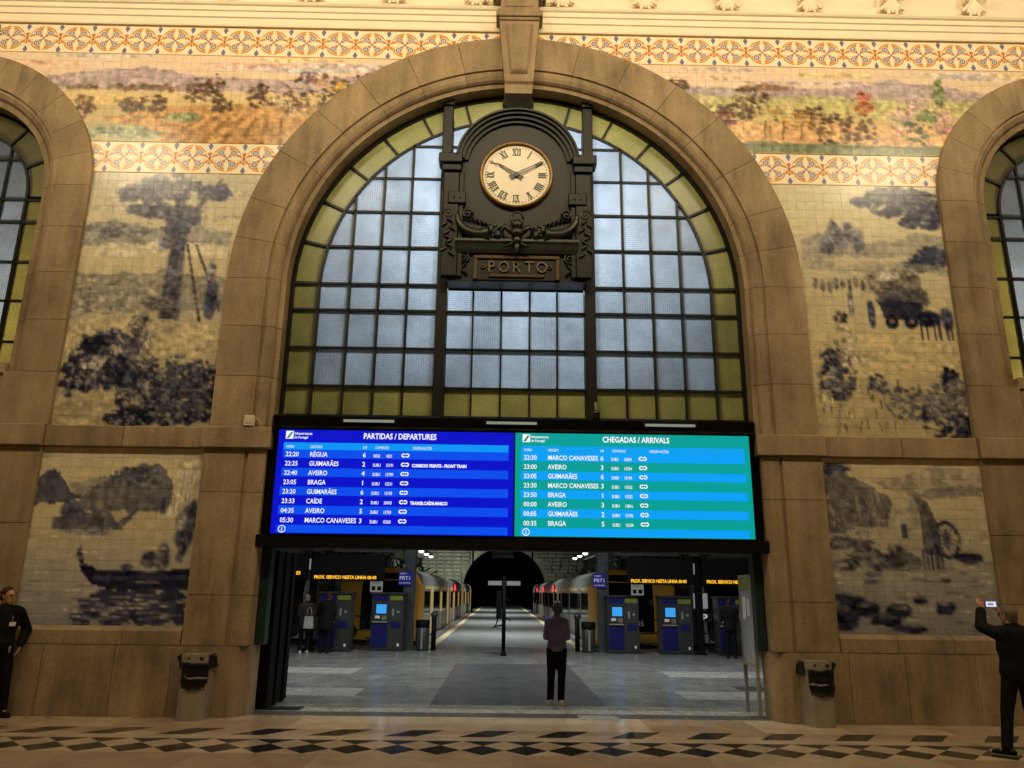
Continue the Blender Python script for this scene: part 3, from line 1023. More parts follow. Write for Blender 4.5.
def board(name, label, x0, x1, dark, light, head, title, rows, hdr):
    b = thing(name, ((x0 + x1) / 2, YSC + 0.1, 2.48), label, 'display board')
    ox, oy, oz = (x0 + x1) / 2, YSC + 0.1, 2.48

    class B(MB):
        def build(self, nm, mat, parent=None):
            self.v = [(x - ox, y - oy, z - oz) for x, y, z in self.v]
            return MB.build(self, nm, mat, parent)
    mats = [emit(name + '_' + q, c, 1.0) for q, c in (('dark', dark), ('light', light), ('head', head))]
    wh = EM_WHITE
    B().box(x0, x1, YSC, YSC + 0.18, 2.485, 4.05).build('casing', M['black'], b)
    B().box(x0 + 0.012, x1 - 0.012, YSC - 0.006, YSC + 0.002, 2.497, 4.035).build('screen', mats[0], b)
    zt, zb = 4.035, 2.497
    hh = (zt - zb)
    # title
    t = B()
    ya = YSC - 0.0125
    add_text(t, title, x0 + (x1 - x0) * 0.515, ya, zt - 0.082 * hh, 0.122, 'CENTER', 0, 0.003, 0.80)
    t.build('title_text', wh, b)
    lg = B()
    lg.box(x0 + 0.12, x0 + 0.235, ya - 0.0005, ya, zt - 0.092 * hh, zt - 0.014 * hh)
    lg.build('logo', wh, b)
    lm = B()
    lm.prism([(x0 + 0.13, zt - 0.085 * hh), (x0 + 0.17, zt - 0.085 * hh), (x0 + 0.225, zt - 0.025 * hh), (x0 + 0.195, zt - 0.025 * hh)], ya - 0.0015, ya - 0.0006)
    lm.build('logo_mark', EM_LOGO, b)
    t = B()
    add_text(t, 'Infraestruturas', x0 + 0.25, ya, zt - 0.05 * hh, 0.055, 'LEFT', 0, 0.001, 0.8)
    add_text(t, 'de Portugal', x0 + 0.25, ya, zt - 0.088 * hh, 0.055, 'LEFT', 0, 0.001, 0.8)
    t.build('logo_text', wh, b)
    # header bar and rows
    h0 = zt - 0.127 * hh
    rh = (h0 - zb) / 9.65
    xa, xb = x0 + 0.10, x1 - 0.09
    cx_ = [xa + 0.04, xa + 0.40, xa + 1.19, xa + 1.37, xa + 1.93]
    y1 = YSC - 0.009
    B().box(xa, xb, y1, y1 + 0.004, h0 - rh * 0.78, h0).build('header_bar', mats[2], b)
    for cx0, w in zip(cx_, hdr):
        t = B()
        add_text(t, w, cx0, ya, h0 - rh * 0.60, 0.058, 'LEFT', 0, 0, 0.75)
        t.build('header_text', wh, b)
    z = h0 - rh * 0.76
    for k, r in enumerate(rows):
        if k % 2 == 0:
            B().box(xa, xb, y1, y1 + 0.004, z - rh * 0.92, z).build('row_bar', mats[1], b)
        zz = z - rh * 0.76
        cells = [('time_text', r[0], cx_[0], 0.098, 0.0012, 0.9), ('place_text', r[1], cx_[1], 0.100, 0.0015, 0.82), ('line_text', r[2], cx_[2], 0.098, 0.0015, 0.95),
                 ('service_text', r[3], cx_[3] - 0.02, 0.066, 0.001, 0.72), ('train_text', r[4], cx_[3] + 0.17, 0.066, 0.001, 0.72)]
        if len(r) > 5:
            cells.append(('note_text', r[5], cx_[4], 0.066, 0.003, 0.78))
        for nm, tx_, xx, sz, bo, sx in cells:
            add_text(B(), tx_, xx, ya, zz, sz, 'LEFT', 0, bo, sx).build(nm, wh, b)
        t = B()
        # operator mark: two open rings
        for q in (0, 1):
            xc = cx_[3] + 0.43 + 0.055 * q
            ring = [(xc + 0.034 * math.cos(R(a)), zz + 0.035 + 0.032 * math.sin(R(a))) for a in range(0, 360, 30)]
            inn = [(xc + 0.016 * math.cos(R(a)), zz + 0.035 + 0.016 * math.sin(R(a))) for a in range(0, 360, 30)]
            t.add([(x, ya, zz_) for x, zz_ in ring + inn], [(i, (i + 1) % 12, 12 + (i + 1) % 12, 12 + i) for i in range(12) if not (q == 1 and i in (5, 6)) and not (q == 0 and i in (0, 11))])
        t.build('operator_mark', wh, b)
        z -= rh
    B().box(xa, xb, y1, y1 + 0.004, zb + 0.01, z).build('footer_bar', mats[1], b)
    t = B()
    zc = (zb + z) / 2; xc = xa + 0.08
    ring = [(xc + 0.055 * math.cos(R(a)), zc + 0.055 * math.sin(R(a))) for a in range(0, 360, 20)]
    inn = [(xc + 0.044 * math.cos(R(a)), zc + 0.044 * math.sin(R(a))) for a in range(0, 360, 20)]
    t.add([(x, ya, q) for x, q in ring + inn], [(i, (i + 1) % 18, 18 + (i + 1) % 18, 18 + i) for i in range(18)])
    add_text(t, 'i', xc, ya, zc - 0.033, 0.09, 'CENTER', 0, 0.002)
    t.build('info_mark', wh, b)


EM_WHITE = emit('screen_white', (245, 248, 255), 1.0)
EM_LOGO = emit('screen_logo', (60, 130, 90), 1.0)
dep = [('22:20', 'RÉGUA', '6', 'REGI', '4321'), ('22:25', 'GUIMARÃES', '2', 'SUBU', '15191', 'COMBOIO FRENTE - FRONT TRAIN'),
       ('22:40', 'AVEIRO', '4', 'SUBU', '15799'), ('23:05', 'BRAGA', '1', 'SUBU', '15231'), ('23:20', 'GUIMARÃES', '6', 'SUBU', '15193'),
       ('23:33', 'CAÍDE', '2', 'SUBU', '20003', 'TRANSB.CAÍDE-MARCO'), ('04:35', 'AVEIRO', '5', 'SUBU', '15703'),
       ('05:30', 'MARCO CANAVESES', '3', 'SUBU', '15503')]
arr = [('22:30', 'MARCO CANAVESES', '6', 'SUBU', '15534'), ('23:00', 'AVEIRO', '3', 'SUBU', '15534'), ('23:05', 'GUIMARÃES', '6', 'SUBU', '15194'),
       ('23:30', 'MARCO CANAVESES', '3', 'SUBU', '15532'), ('23:50', 'BRAGA', '1', 'SUBU', '15232'), ('00:00', 'AVEIRO', '3', 'SUBU', '15816'),
       ('00:05', 'GUIMARÃES', '2', 'SUBU', '15196'), ('00:35', 'BRAGA', '5', 'SUBU', '15234')]
board('departures_board', 'wide blue departures screen over the passage with white train rows', -3.56, 0.0, (2, 14, 200), (4, 78, 236), (4, 150, 245),
      'PARTIDAS / DEPARTURES', dep, ['HORA', 'DESTINO', 'LN', 'COMBOIO', 'OBSERVAÇÕES'])
board('arrivals_board', 'wide teal and blue arrivals screen over the passage beside the departures', 0.0, 3.56, (0, 158, 150), (4, 160, 248), (4, 160, 240),
      'CHEGADAS / ARRIVALS', arr, ['HORA', 'ORIGEM', 'LN', 'COMBOIO', 'OBSERVAÇÕES'])

# small fittings
dc = thing('security_camera', (1.24, -0.1, 4.27), 'small dark dome camera on the ledge under the right mullion', 'camera')
MB().cyl((0, 0, 0.0), 0.06, 0.05, 'z', 14).sph((0, -0.02, 0.08), 0.065, nu=12, nv=8).build('dome', M['black_gloss'], dc)
MB().box(-0.02, 0.02, 0.0, 0.03, 0.1, 0.27, 0.005).build('bracket', M['steel'], dc)
sb = tag(MB().box(-4.09, -3.93, -0.17, -0.085, 4.07, 4.24, 0.015).box(-4.06, -3.96, -0.18, -0.17, 4.12, 4.2, 0.004).tube([(-3.93, -0.12, 4.2), (-3.88, -0.1, 4.19), (-3.86, -0.09, 4.07)], 0.006, 5).build('sensor_box', simple('beige_plastic', (205, 195, 170), 0.5, var=0.04)),
         'small beige junction box sitting on the left string course', 'box')
for nm, x in (('left', -2.2), ('middle', -0.05), ('right', 2.35)):  # added glowing strips stand for bright reflections in the glossy ledge
    ll = thing('ledge_lamp', (x, -0.19, 4.13), '%s added slim white glow standing for a reflection along the black ledge over the screens' % nm, 'lamp', 'ledge reflection glows')
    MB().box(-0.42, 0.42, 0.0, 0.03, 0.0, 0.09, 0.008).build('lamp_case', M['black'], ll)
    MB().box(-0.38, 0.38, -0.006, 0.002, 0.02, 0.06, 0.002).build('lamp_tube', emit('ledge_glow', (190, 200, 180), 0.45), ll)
# ------------------------------------------------------------------ painted tile panels
TS = 0.152
SUB = 5


def hash2(ix, iy, seed):
    n = (ix * 374761393 + iy * 668265263 + seed * 1442695041) & 0x7fffffff
    n = ((n ^ (n >> 13)) * 1274126177) & 0x7fffffff
    return ((n ^ (n >> 16)) & 0xffff) / 65535.0


def vnoise(x, y, seed=0):
    ix = np.floor(x).astype(np.int64); iy = np.floor(y).astype(np.int64)
    fx = x - ix; fy = y - iy
    fx = fx * fx * (3 - 2 * fx); fy = fy * fy * (3 - 2 * fy)
    a = hash2(ix, iy, seed); b = hash2(ix + 1, iy, seed); c = hash2(ix, iy + 1, seed); d = hash2(ix + 1, iy + 1, seed)
    return (a + (b - a) * fx) * (1 - fy) + (c + (d - c) * fx) * fy


def fbm(x, y, seed=0, oct_=4):
    s = 0; w = 0.5; t = 0
    for k in range(oct_):
        s = s + w * vnoise(x * 2 ** k, y * 2 ** k, seed + k * 7); t += w; w *= 0.55
    return s / t


class Paint:
    """a small canvas in metres; x to the right, y downwards"""

    def __init__(self, w, h, seed=0):
        self.w, self.h = w, h
        self.ss = 2
        d = TS / SUB / self.ss
        self.nx, self.ny = int(round(w / d)) + 1, int(round(h / d)) + 1
        self.X, self.Y = np.meshgrid(np.linspace(0, w, self.nx), np.linspace(0, h, self.ny))
        self.C = np.zeros((self.ny, self.nx, 3))
        TX, TY = np.meshgrid(np.arange(self.nx + 200) * d, np.arange(self.ny + 100) * d)
        self.TX = np.clip((fbm(TX * 13, TY * 15, seed + 77, 3) - 0.5) * 2.2, -1, 1)
        self.seed = seed
        self.u0, self.us = 0.0, 1.0      # part of the width that shows beside the arch stones

    def lay(self, mask, c, win=None, tex=0.5):
        m = np.clip(mask, 0, 1)[..., None]
        self.cnt = getattr(self, 'cnt', 0) + 1
        o = (self.cnt * 53) % 97
        j0, j1, i0, i1 = win or (0, self.ny, 0, self.nx)
        tx = self.TX[o + j0:o + j1, 2 * o + i0:2 * o + i1][..., None]
        c = np.asarray(c, float)
        self.C[j0:j1, i0:i1] = self.C[j0:j1, i0:i1] * (1 - m) + (c * (1 + tex * tx) + 50 * tex * tx) * m

    def window(self, x0, x1, y0, y1):
        fx, fy = (self.nx - 1) / self.w, (self.ny - 1) / self.h
        i0, i1 = max(0, int(x0 * fx)), min(self.nx, int(x1 * fx) + 2)
        j0, j1 = max(0, int(y0 * fy)), min(self.ny, int(y1 * fy) + 2)
        return None if i1 <= i0 or j1 <= j0 else (j0, j1, i0, i1)

    def wash(self, stops):
        ys = [s[0] * self.h for s in stops]
        wob = self.Y + (fbm(self.X * 1.4, self.Y * 5, self.seed, 5) - 0.5) * 0.5
        for i in range(3):
            self.C[..., i] = np.interp(wob, ys, [s[1][i] for s in stops])

    def blob(self, u, v, ru, rv, c, a=1.0, rag=0.6, sc=5, soft=0.25):
        self.seed += 1
        u, ru = self.u0 + u * self.us, ru * self.us
        k = 1 + rag
        wn = self.window((u - ru * k) * self.w, (u + ru * k) * self.w, (v - rv * k) * self.h, (v + rv * k) * self.h)
        if wn is None:
            return
        j0, j1, i0, i1 = wn
        X, Y = self.X[j0:j1, i0:i1], self.Y[j0:j1, i0:i1]
        d = np.sqrt(((X - u * self.w) / (ru * self.w)) ** 2 + ((Y - v * self.h) / (rv * self.h)) ** 2)
        d = d + (fbm(X * sc, Y * sc, self.seed, 3) - 0.5) * 2 * rag
        self.lay(np.clip((1 - d) / soft, 0, 1) * a, c, wn)

    def poly(self, pts, c, a=1.0, rag=0.03, sc=4):
        self.seed += 1
        x = (self.X / self.w - self.u0) / self.us + (fbm(self.X * sc, self.Y * sc, self.seed) - 0.5) * 2 * rag
        y = self.Y / self.h + (fbm(self.X * sc, self.Y * sc, self.seed + 3) - 0.5) * 2 * rag
        ins = np.zeros(x.shape, bool)
        n = len(pts)
        for i in range(n):
            x0, y0 = pts[i - 1]; x1, y1 = pts[i]
            if y0 == y1:
                continue
            cond = ((y0 > y) != (y1 > y)) & (x < (x1 - x0) * (y - y0) / (y1 - y0) + x0)
            ins ^= cond
        self.lay(ins * a, c, None, 0.28)

    def line(self, pts, w0, w1, c, a=1.0):
        P = [((self.u0 + u * self.us) * self.w, v * self.h) for u, v in pts]
        q = 2 * max(w0, w1)
        wn = self.window(min(p[0] for p in P) - q, max(p[0] for p in P) + q, min(p[1] for p in P) - q, max(p[1] for p in P) + q)
        if wn is None:
            return
        j0, j1, i0, i1 = wn
        X, Y = self.X[j0:j1, i0:i1], self.Y[j0:j1, i0:i1]
        best = np.full(X.shape, 9.0)
        n = len(P) - 1
        for i in range(n):
            (x0, y0), (x1, y1) = P[i], P[i + 1]
            L2 = (x1 - x0) ** 2 + (y1 - y0) ** 2
            t = np.clip(((X - x0) * (x1 - x0) + (Y - y0) * (y1 - y0)) / L2, 0, 1)
            d = np.hypot(X - x0 - t * (x1 - x0), Y - y0 - t * (y1 - y0))
            best = np.minimum(best, d / (w0 + (w1 - w0) * (i + t) / n))
        self.lay(np.clip((1.2 - best) / 0.4, 0, 1) * a, c, wn)

    def leaves(self, u, v, ru, rv, c, n, size, rnd, a=1.0):
        """foliage: many small dabs, thicker and darker in the middle, a few lit ones on top"""
        c = np.asarray(c, float)
        for q in range(n * 5):
            t = rnd.uniform(0, 6.28); r = rnd.random() ** 0.6
            k = rnd.uniform(0.22, 0.6)
            col_ = c * rnd.uniform(0.75, 1.15) if q % 6 else c * 0.55 + np.array([112, 108, 100]) * 0.8
            self.blob(u + 1.15 * ru * r * math.cos(t), v + 1.15 * rv * r * math.sin(t), size / self.w / self.us * k, size / self.h * k * 0.75, col_,
                      min(1, a * rnd.uniform(0.6, 1.1)), 0.5, 12, 0.4)

    def grain(self, amt, sx=14, sy=14, v0=0, v1=1):
        k = (fbm(self.X * sx, self.Y * sy, self.seed + 31, 3) - 0.5) * 2 * amt
        k = k * ((self.Y / self.h >= v0) & (self.Y / self.h <= v1))
        self.C = self.C + k[..., None] * np.array([110, 105, 90])

    def done(self):
        self.C = np.clip(self.C, 8, 250)
        return self


CR_, LT, MD, DK, DD = (236, 226, 202), (200, 193, 178), (136, 134, 140), (78, 80, 100), (36, 38, 60)


def paint_upper_left(w, h):
    p = Paint(w, h, 11); rnd = random.Random(1); p.us = 0.8
    p.wash([(0, (205, 198, 180)), (0.25, (222, 210, 178)), (0.4, (214, 200, 166)), (0.6, (196, 186, 158)), (0.8, (190, 178, 146)), (1, (170, 160, 135))])
    for k in range(6):
        p.blob(0.5 + 0.3 * math.sin(k * 2), 0.05 + 0.035 * k, 0.5, 0.018, LT, 0.4, 0.5, 2)
    p.poly([(0, 0.24), (0.2, 0.2), (0.42, 0.25), (0.7, 0.215), (1, 0.24), (1, 0.30), (0, 0.31)], (150, 150, 150), 0.75)
    p.leaves(0.25, 0.245, 0.2, 0.02, MD, 16, 0.16, rnd, 0.8)
    p.poly([(0.15, 0.30), (0.5, 0.28), (1, 0.31), (1, 0.34), (0.1, 0.35)], CR_, 0.7)
    p.poly([(0, 0.42), (0.55, 0.415), (1, 0.44), (1, 0.57), (0.6, 0.56), (0.0, 0.60)], (140, 136, 130), 0.75)
    for k in range(40):
        p.blob(rnd.uniform(0, 0.55), rnd.uniform(0.44, 0.58), 0.045, 0.016, (168, 160, 148), 0.8, 0.3, 6, 0.3)
    p.line([(0.66, 0.62), (0.655, 0.45), (0.66, 0.25), (0.63, 0.10), (0.60, 0.0)], 0.17, 0.05, (92, 90, 100))
    p.line([(0.66, 0.26), (0.78, 0.12), (0.9, 0.02)], 0.06, 0.02, (110, 106, 110))
    p.line([(0.655, 0.24), (0.45, 0.1), (0.3, 0.05)], 0.05, 0.02, (110, 106, 110))
    for u, v, ru, rv, n in ((0.36, 0.09, 0.12, 0.035, 20), (0.55, 0.06, 0.18, 0.05, 30), (0.46, 0.16, 0.14, 0.025, 18), (0.66, 0.19, 0.10, 0.04, 22), (0.85, 0.08, 0.1, 0.03, 12), (0.62, 0.26, 0.08, 0.05, 14)):
        p.leaves(u, v, ru, rv, (98, 100, 124), n, 0.17, rnd, 0.8)
    p.line([(0.86, 0.60), (0.72, 0.30)], 0.025, 0.02, (84, 80, 84)); p.line([(0.98, 0.56), (0.78, 0.30)], 0.025, 0.02, (84, 80, 84))
    p.blob(0.92, 0.52, 0.05, 0.09, DK, 1, 0.3, 5)
    p.blob(0.90, 0.40, 0.03, 0.05, MD, 1, 0.3, 5)
    p.poly([(0.0, 0.62), (0.5, 0.585), (1, 0.62), (1, 0.72), (0, 0.80)], (205, 188, 150), 0.8)
    # sheaves and shrubs in the foreground, standing for the country scene
    p.leaves(0.48, 0.72, 0.07, 0.13, (78, 78, 94), 40, 0.13, rnd, 0.95)
    p.leaves(0.55, 0.70, 0.045, 0.10, (176, 166, 144), 26, 0.09, rnd, 0.9)
    p.leaves(0.56, 0.535, 0.07, 0.02, (104, 100, 104), 14, 0.10, rnd, 0.9)
    p.leaves(0.46, 0.60, 0.035, 0.03, (150, 142, 128), 8, 0.08, rnd, 0.9)
    for u, v, ru, rv, c in ((0.20, 0.76, 0.12, 0.10, DK), (0.14, 0.82, 0.12, 0.075, DD), (0.33, 0.73, 0.09, 0.08, DK), (0.37, 0.80, 0.07, 0.06, DD), (0.24, 0.70, 0.1, 0.03, DD)):
        p.leaves(u, v, ru, rv, c, 22, 0.13, rnd, 0.95)
    p.leaves(0.22, 0.77, 0.06, 0.02, LT, 5, 0.10, rnd, 0.9); p.leaves(0.35, 0.72, 0.03, 0.02, LT, 4, 0.08, rnd, 0.9)
    for k in range(5):
        p.line([(0.10 + 0.05 * k, 0.80), (0.08 + 0.06 * k, 0.885)], 0.015, 0.02, (110, 106, 112), 0.7)
    p.poly([(0, 0.90), (0.5, 0.87), (0.55, 1), (0, 1)], (190, 176, 140), 0.8)
    p.leaves(0.76, 0.88, 0.32, 0.10, DD, 120, 0.13, rnd, 0.9)
    p.leaves(0.75, 0.84, 0.28, 0.09, DK, 60, 0.10, rnd, 0.8)
    p.leaves(0.70, 0.90, 0.3, 0.08, (128, 124, 126), 34, 0.06, rnd, 0.7)
    p.leaves(0.5, 0.97, 0.14, 0.03, DD, 30, 0.10, rnd, 0.9)
    p.grain(0.16, 16, 22); p.grain(0.1, 5, 5)
    return p.done()


def paint_upper_right(w, h):
    p = Paint(w, h, 41); rnd = random.Random(2); p.u0, p.us = 0.2, 0.8
    p.wash([(0, (222, 212, 180)), (0.2, (226, 214, 180)), (0.4, (206, 196, 166)), (0.6, (208, 192, 152)), (1, (186, 170, 132))])
    p.poly([(0, 0.22), (0.25, 0.19), (0.5, 0.24), (1, 0.20), (1, 0.30), (0, 0.31)], (150, 148, 146), 0.6)
    for u, v in ((0.24, 0.20), (0.33, 0.19), (0.28, 0.25), (0.4, 0.24), (0.18, 0.25)):
        p.blob(u, v, 0.05, 0.05, (110, 112, 126), 0.9, 0.6, 6)
    for u, v, ru, rv, n in ((0.72, 0.04, 0.2, 0.03, 30), (0.82, 0.09, 0.18, 0.035, 34), (0.50, 0.07, 0.1, 0.02, 14), (0.86, 0.15, 0.14, 0.025, 20), (0.9, 0.30, 0.12, 0.035, 24), (0.8, 0.33, 0.1, 0.02, 12), (0.62, 0.11, 0.08, 0.015, 10)):
        p.leaves(u, v, ru, rv, (70, 74, 100), n, 0.15, rnd, 0.9)
    p.line([(1, 0.12), (0.8, 0.1), (0.6, 0.07)], 0.04, 0.02, DK)
    p.poly([(0, 0.32), (1, 0.33), (1, 0.37), (0, 0.36)], (160, 154, 140), 0.6)
    for k in range(8):
        p.blob(0.08 + 0.045 * k, 0.41 + 0.008 * (k % 3), 0.02, 0.028, (112, 108, 108), 0.85, 0.4, 8)
    p.blob(0.60, 0.42, 0.22, 0.08, (120, 114, 104), 1, 0.35, 5); p.blob(0.64, 0.47, 0.2, 0.06, (84, 82, 88), 0.9, 0.4, 7)
    p.blob(0.55, 0.37, 0.1, 0.03, LT, 0.8, 0.5, 6)
    p.poly([(0.48, 0.48), (0.78, 0.49), (0.78, 0.545), (0.5, 0.55)], DD, 0.9)
    for u in (0.56, 0.69):
        p.blob(u, 0.56, 0.05, 0.03, DD, 1, 0.15, 6); p.blob(u, 0.56, 0.022, 0.012, (128, 118, 100), 0.8, 0.1, 6)
    p.blob(0.80, 0.545, 0.09, 0.04, DD, 1, 0.3, 5); p.blob(0.93, 0.55, 0.06, 0.05, DK, 1, 0.3, 5)
    for u in (0.75, 0.79, 0.84, 0.87, 0.92, 0.95):
        p.line([(u, 0.56), (u, 0.63)], 0.022, 0.016, DD)
    p.blob(0.43, 0.53, 0.03, 0.06, DK, 1, 0.3, 6); p.blob(0.30, 0.50, 0.025, 0.06, MD, 0.9, 0.3, 6)
    p.poly([(0.02, 0.63), (0.5, 0.60), (1, 0.66), (1, 0.75), (0, 0.8)], (214, 196, 150), 0.6)
    # reaped sheaves standing in the field
    p.leaves(0.17, 0.76, 0.12, 0.09, (66, 66, 82), 36, 0.13, rnd, 0.95)
    p.leaves(0.24, 0.63, 0.06, 0.05, (204, 192, 164), 14, 0.11, rnd, 0.9); p.leaves(0.22, 0.545, 0.04, 0.02, (72, 66, 64), 8, 0.09, rnd, 0.9)
    p.leaves(0.28, 0.71, 0.07, 0.035, (206, 194, 166), 10, 0.10, rnd, 0.9)
    p.leaves(0.42, 0.81, 0.06, 0.04, DK, 12, 0.09, rnd, 0.9)
    for k in range(70):
        u = rnd.uniform(0.02, 0.75); v = rnd.uniform(0.82, 0.99)
        p.line([(u, v), (u + rnd.uniform(-0.02, 0.02), v - 0.035)], 0.015, 0.01, rnd.choice([(96, 90, 82), (220, 204, 164), (140, 128, 104)]), 0.8)
    p.leaves(0.62, 0.88, 0.14, 0.06, DK, 26, 0.10, rnd, 0.7)
    for u, v, ru, rv, c in ((0.86, 0.93, 0.16, 0.07, DD), (0.82, 0.86, 0.10, 0.06, (110, 108, 112)), (0.90, 0.79, 0.055, 0.045, DD), (0.93, 0.85, 0.06, 0.06, (120, 116, 112)), (0.95, 0.96, 0.1, 0.04, DD)):
        p.leaves(u, v, ru, rv, c, 26, 0.12, rnd, 0.95)
    p.leaves(0.84, 0.91, 0.12, 0.05, (160, 152, 140), 12, 0.08, rnd, 0.7)
    p.grain(0.15, 12, 22); p.grain(0.1, 5, 5)
    return p.done()


def paint_lower_left(w, h):
    p = Paint(w, h, 71); rnd = random.Random(3)
    p.wash([(0, (214, 200, 166)), (0.2, (222, 208, 172)), (0.4, (206, 192, 156)), (0.6, (198, 188, 164)), (0.8, (176, 172, 162)), (1, (150, 148, 150))])
    p.poly([(0, 0.17), (0.1, 0.14), (0.22, 0.25), (0.3, 0.30), (0, 0.33)], DK, 0.9)
    p.poly([(0.18, 0.22), (0.4, 0.15), (0.55, 0.20), (0.3, 0.30)], MD, 0.6)
    p.poly([(0.22, 0.32), (0.45, 0.17), (0.62, 0.08), (0.78, 0.13), (0.85, 0.28), (0.8, 0.36), (0.4, 0.38)], (108, 106, 112), 0.95)
    p.leaves(0.6, 0.17, 0.14, 0.05, DK, 24, 0.10, rnd, 0.8)
    p.poly([(0.82, 0.08), (1, 0.05), (1, 0.42), (0.80, 0.40), (0.86, 0.22)], (226, 214, 184), 1, 0.02)
    for k in range(6):
        p.line([(0.86 + 0.025 * k, 0.12), (0.85 + 0.03 * k, 0.38)], 0.015, 0.012, (168, 160, 142), 0.6)
    p.blob(0.78, 0.33, 0.02, 0.07, DK, 1, 0.2, 6)
    p.poly([(0.12, 0.40), (0.45, 0.36), (0.5, 0.43), (0.64, 0.38), (0.55, 0.48), (0.15, 0.49)], (92, 92, 104), 0.9)
    p.blob(0.24, 0.37, 0.09, 0.06, DK, 0.9, 0.4, 6); p.blob(0.42, 0.35, 0.06, 0.06, (120, 116, 112), 0.9, 0.4, 6)
    p.blob(0.35, 0.49, 0.18, 0.03, MD, 0.7, 0.6, 5)
    # the long boat and its reflection
    p.poly([(0.30, 0.60), (0.325, 0.575), (0.36, 0.66), (0.45, 0.70), (0.7, 0.705), (1, 0.69), (1, 0.80), (0.6, 0.81), (0.42, 0.78), (0.34, 0.70)], DD, 1, 0.008)
    p.poly([(0.42, 0.735), (1, 0.725), (1, 0.745), (0.42, 0.755)], (70, 72, 100), 0.8, 0.006)
    for u, v, ru, rv, c in ((0.74, 0.64, 0.06, 0.06, (88, 88, 100)), (0.82, 0.62, 0.05, 0.08, (112, 110, 114)), (0.93, 0.50, 0.055, 0.17, (84, 84, 98)), (0.90, 0.42, 0.04, 0.07, (140, 136, 132)), (0.97, 0.40, 0.04, 0.12, DK), (0.62, 0.685, 0.05, 0.02, DK)):
        p.blob(u, v, ru, rv, c, 1, 0.35, 6)
    p.poly([(0.38, 0.84), (0.5, 0.80), (1, 0.81), (1, 1), (0.34, 1), (0.34, 0.93)], (44, 46, 76), 0.85, 0.05, 6)
    for k in range(60):
        u = rnd.uniform(0.3, 1); v = rnd.uniform(0.86, 1)
        p.blob(u, v, 0.04, 0.006, rnd.choice([(190, 186, 180), (150, 150, 156)]), 0.7, 0.3, 8)
    for k in range(60):
        u = rnd.uniform(0, 0.8); v = rnd.uniform(0.5, 0.99)
        p.blob(u, v, 0.08, 0.005, rnd.choice([(150, 146, 142), (226, 216, 190)]), 0.45, 0.3, 8)
    p.grain(0.12, 8, 26); p.grain(0.08, 5, 5)
    return p.done()


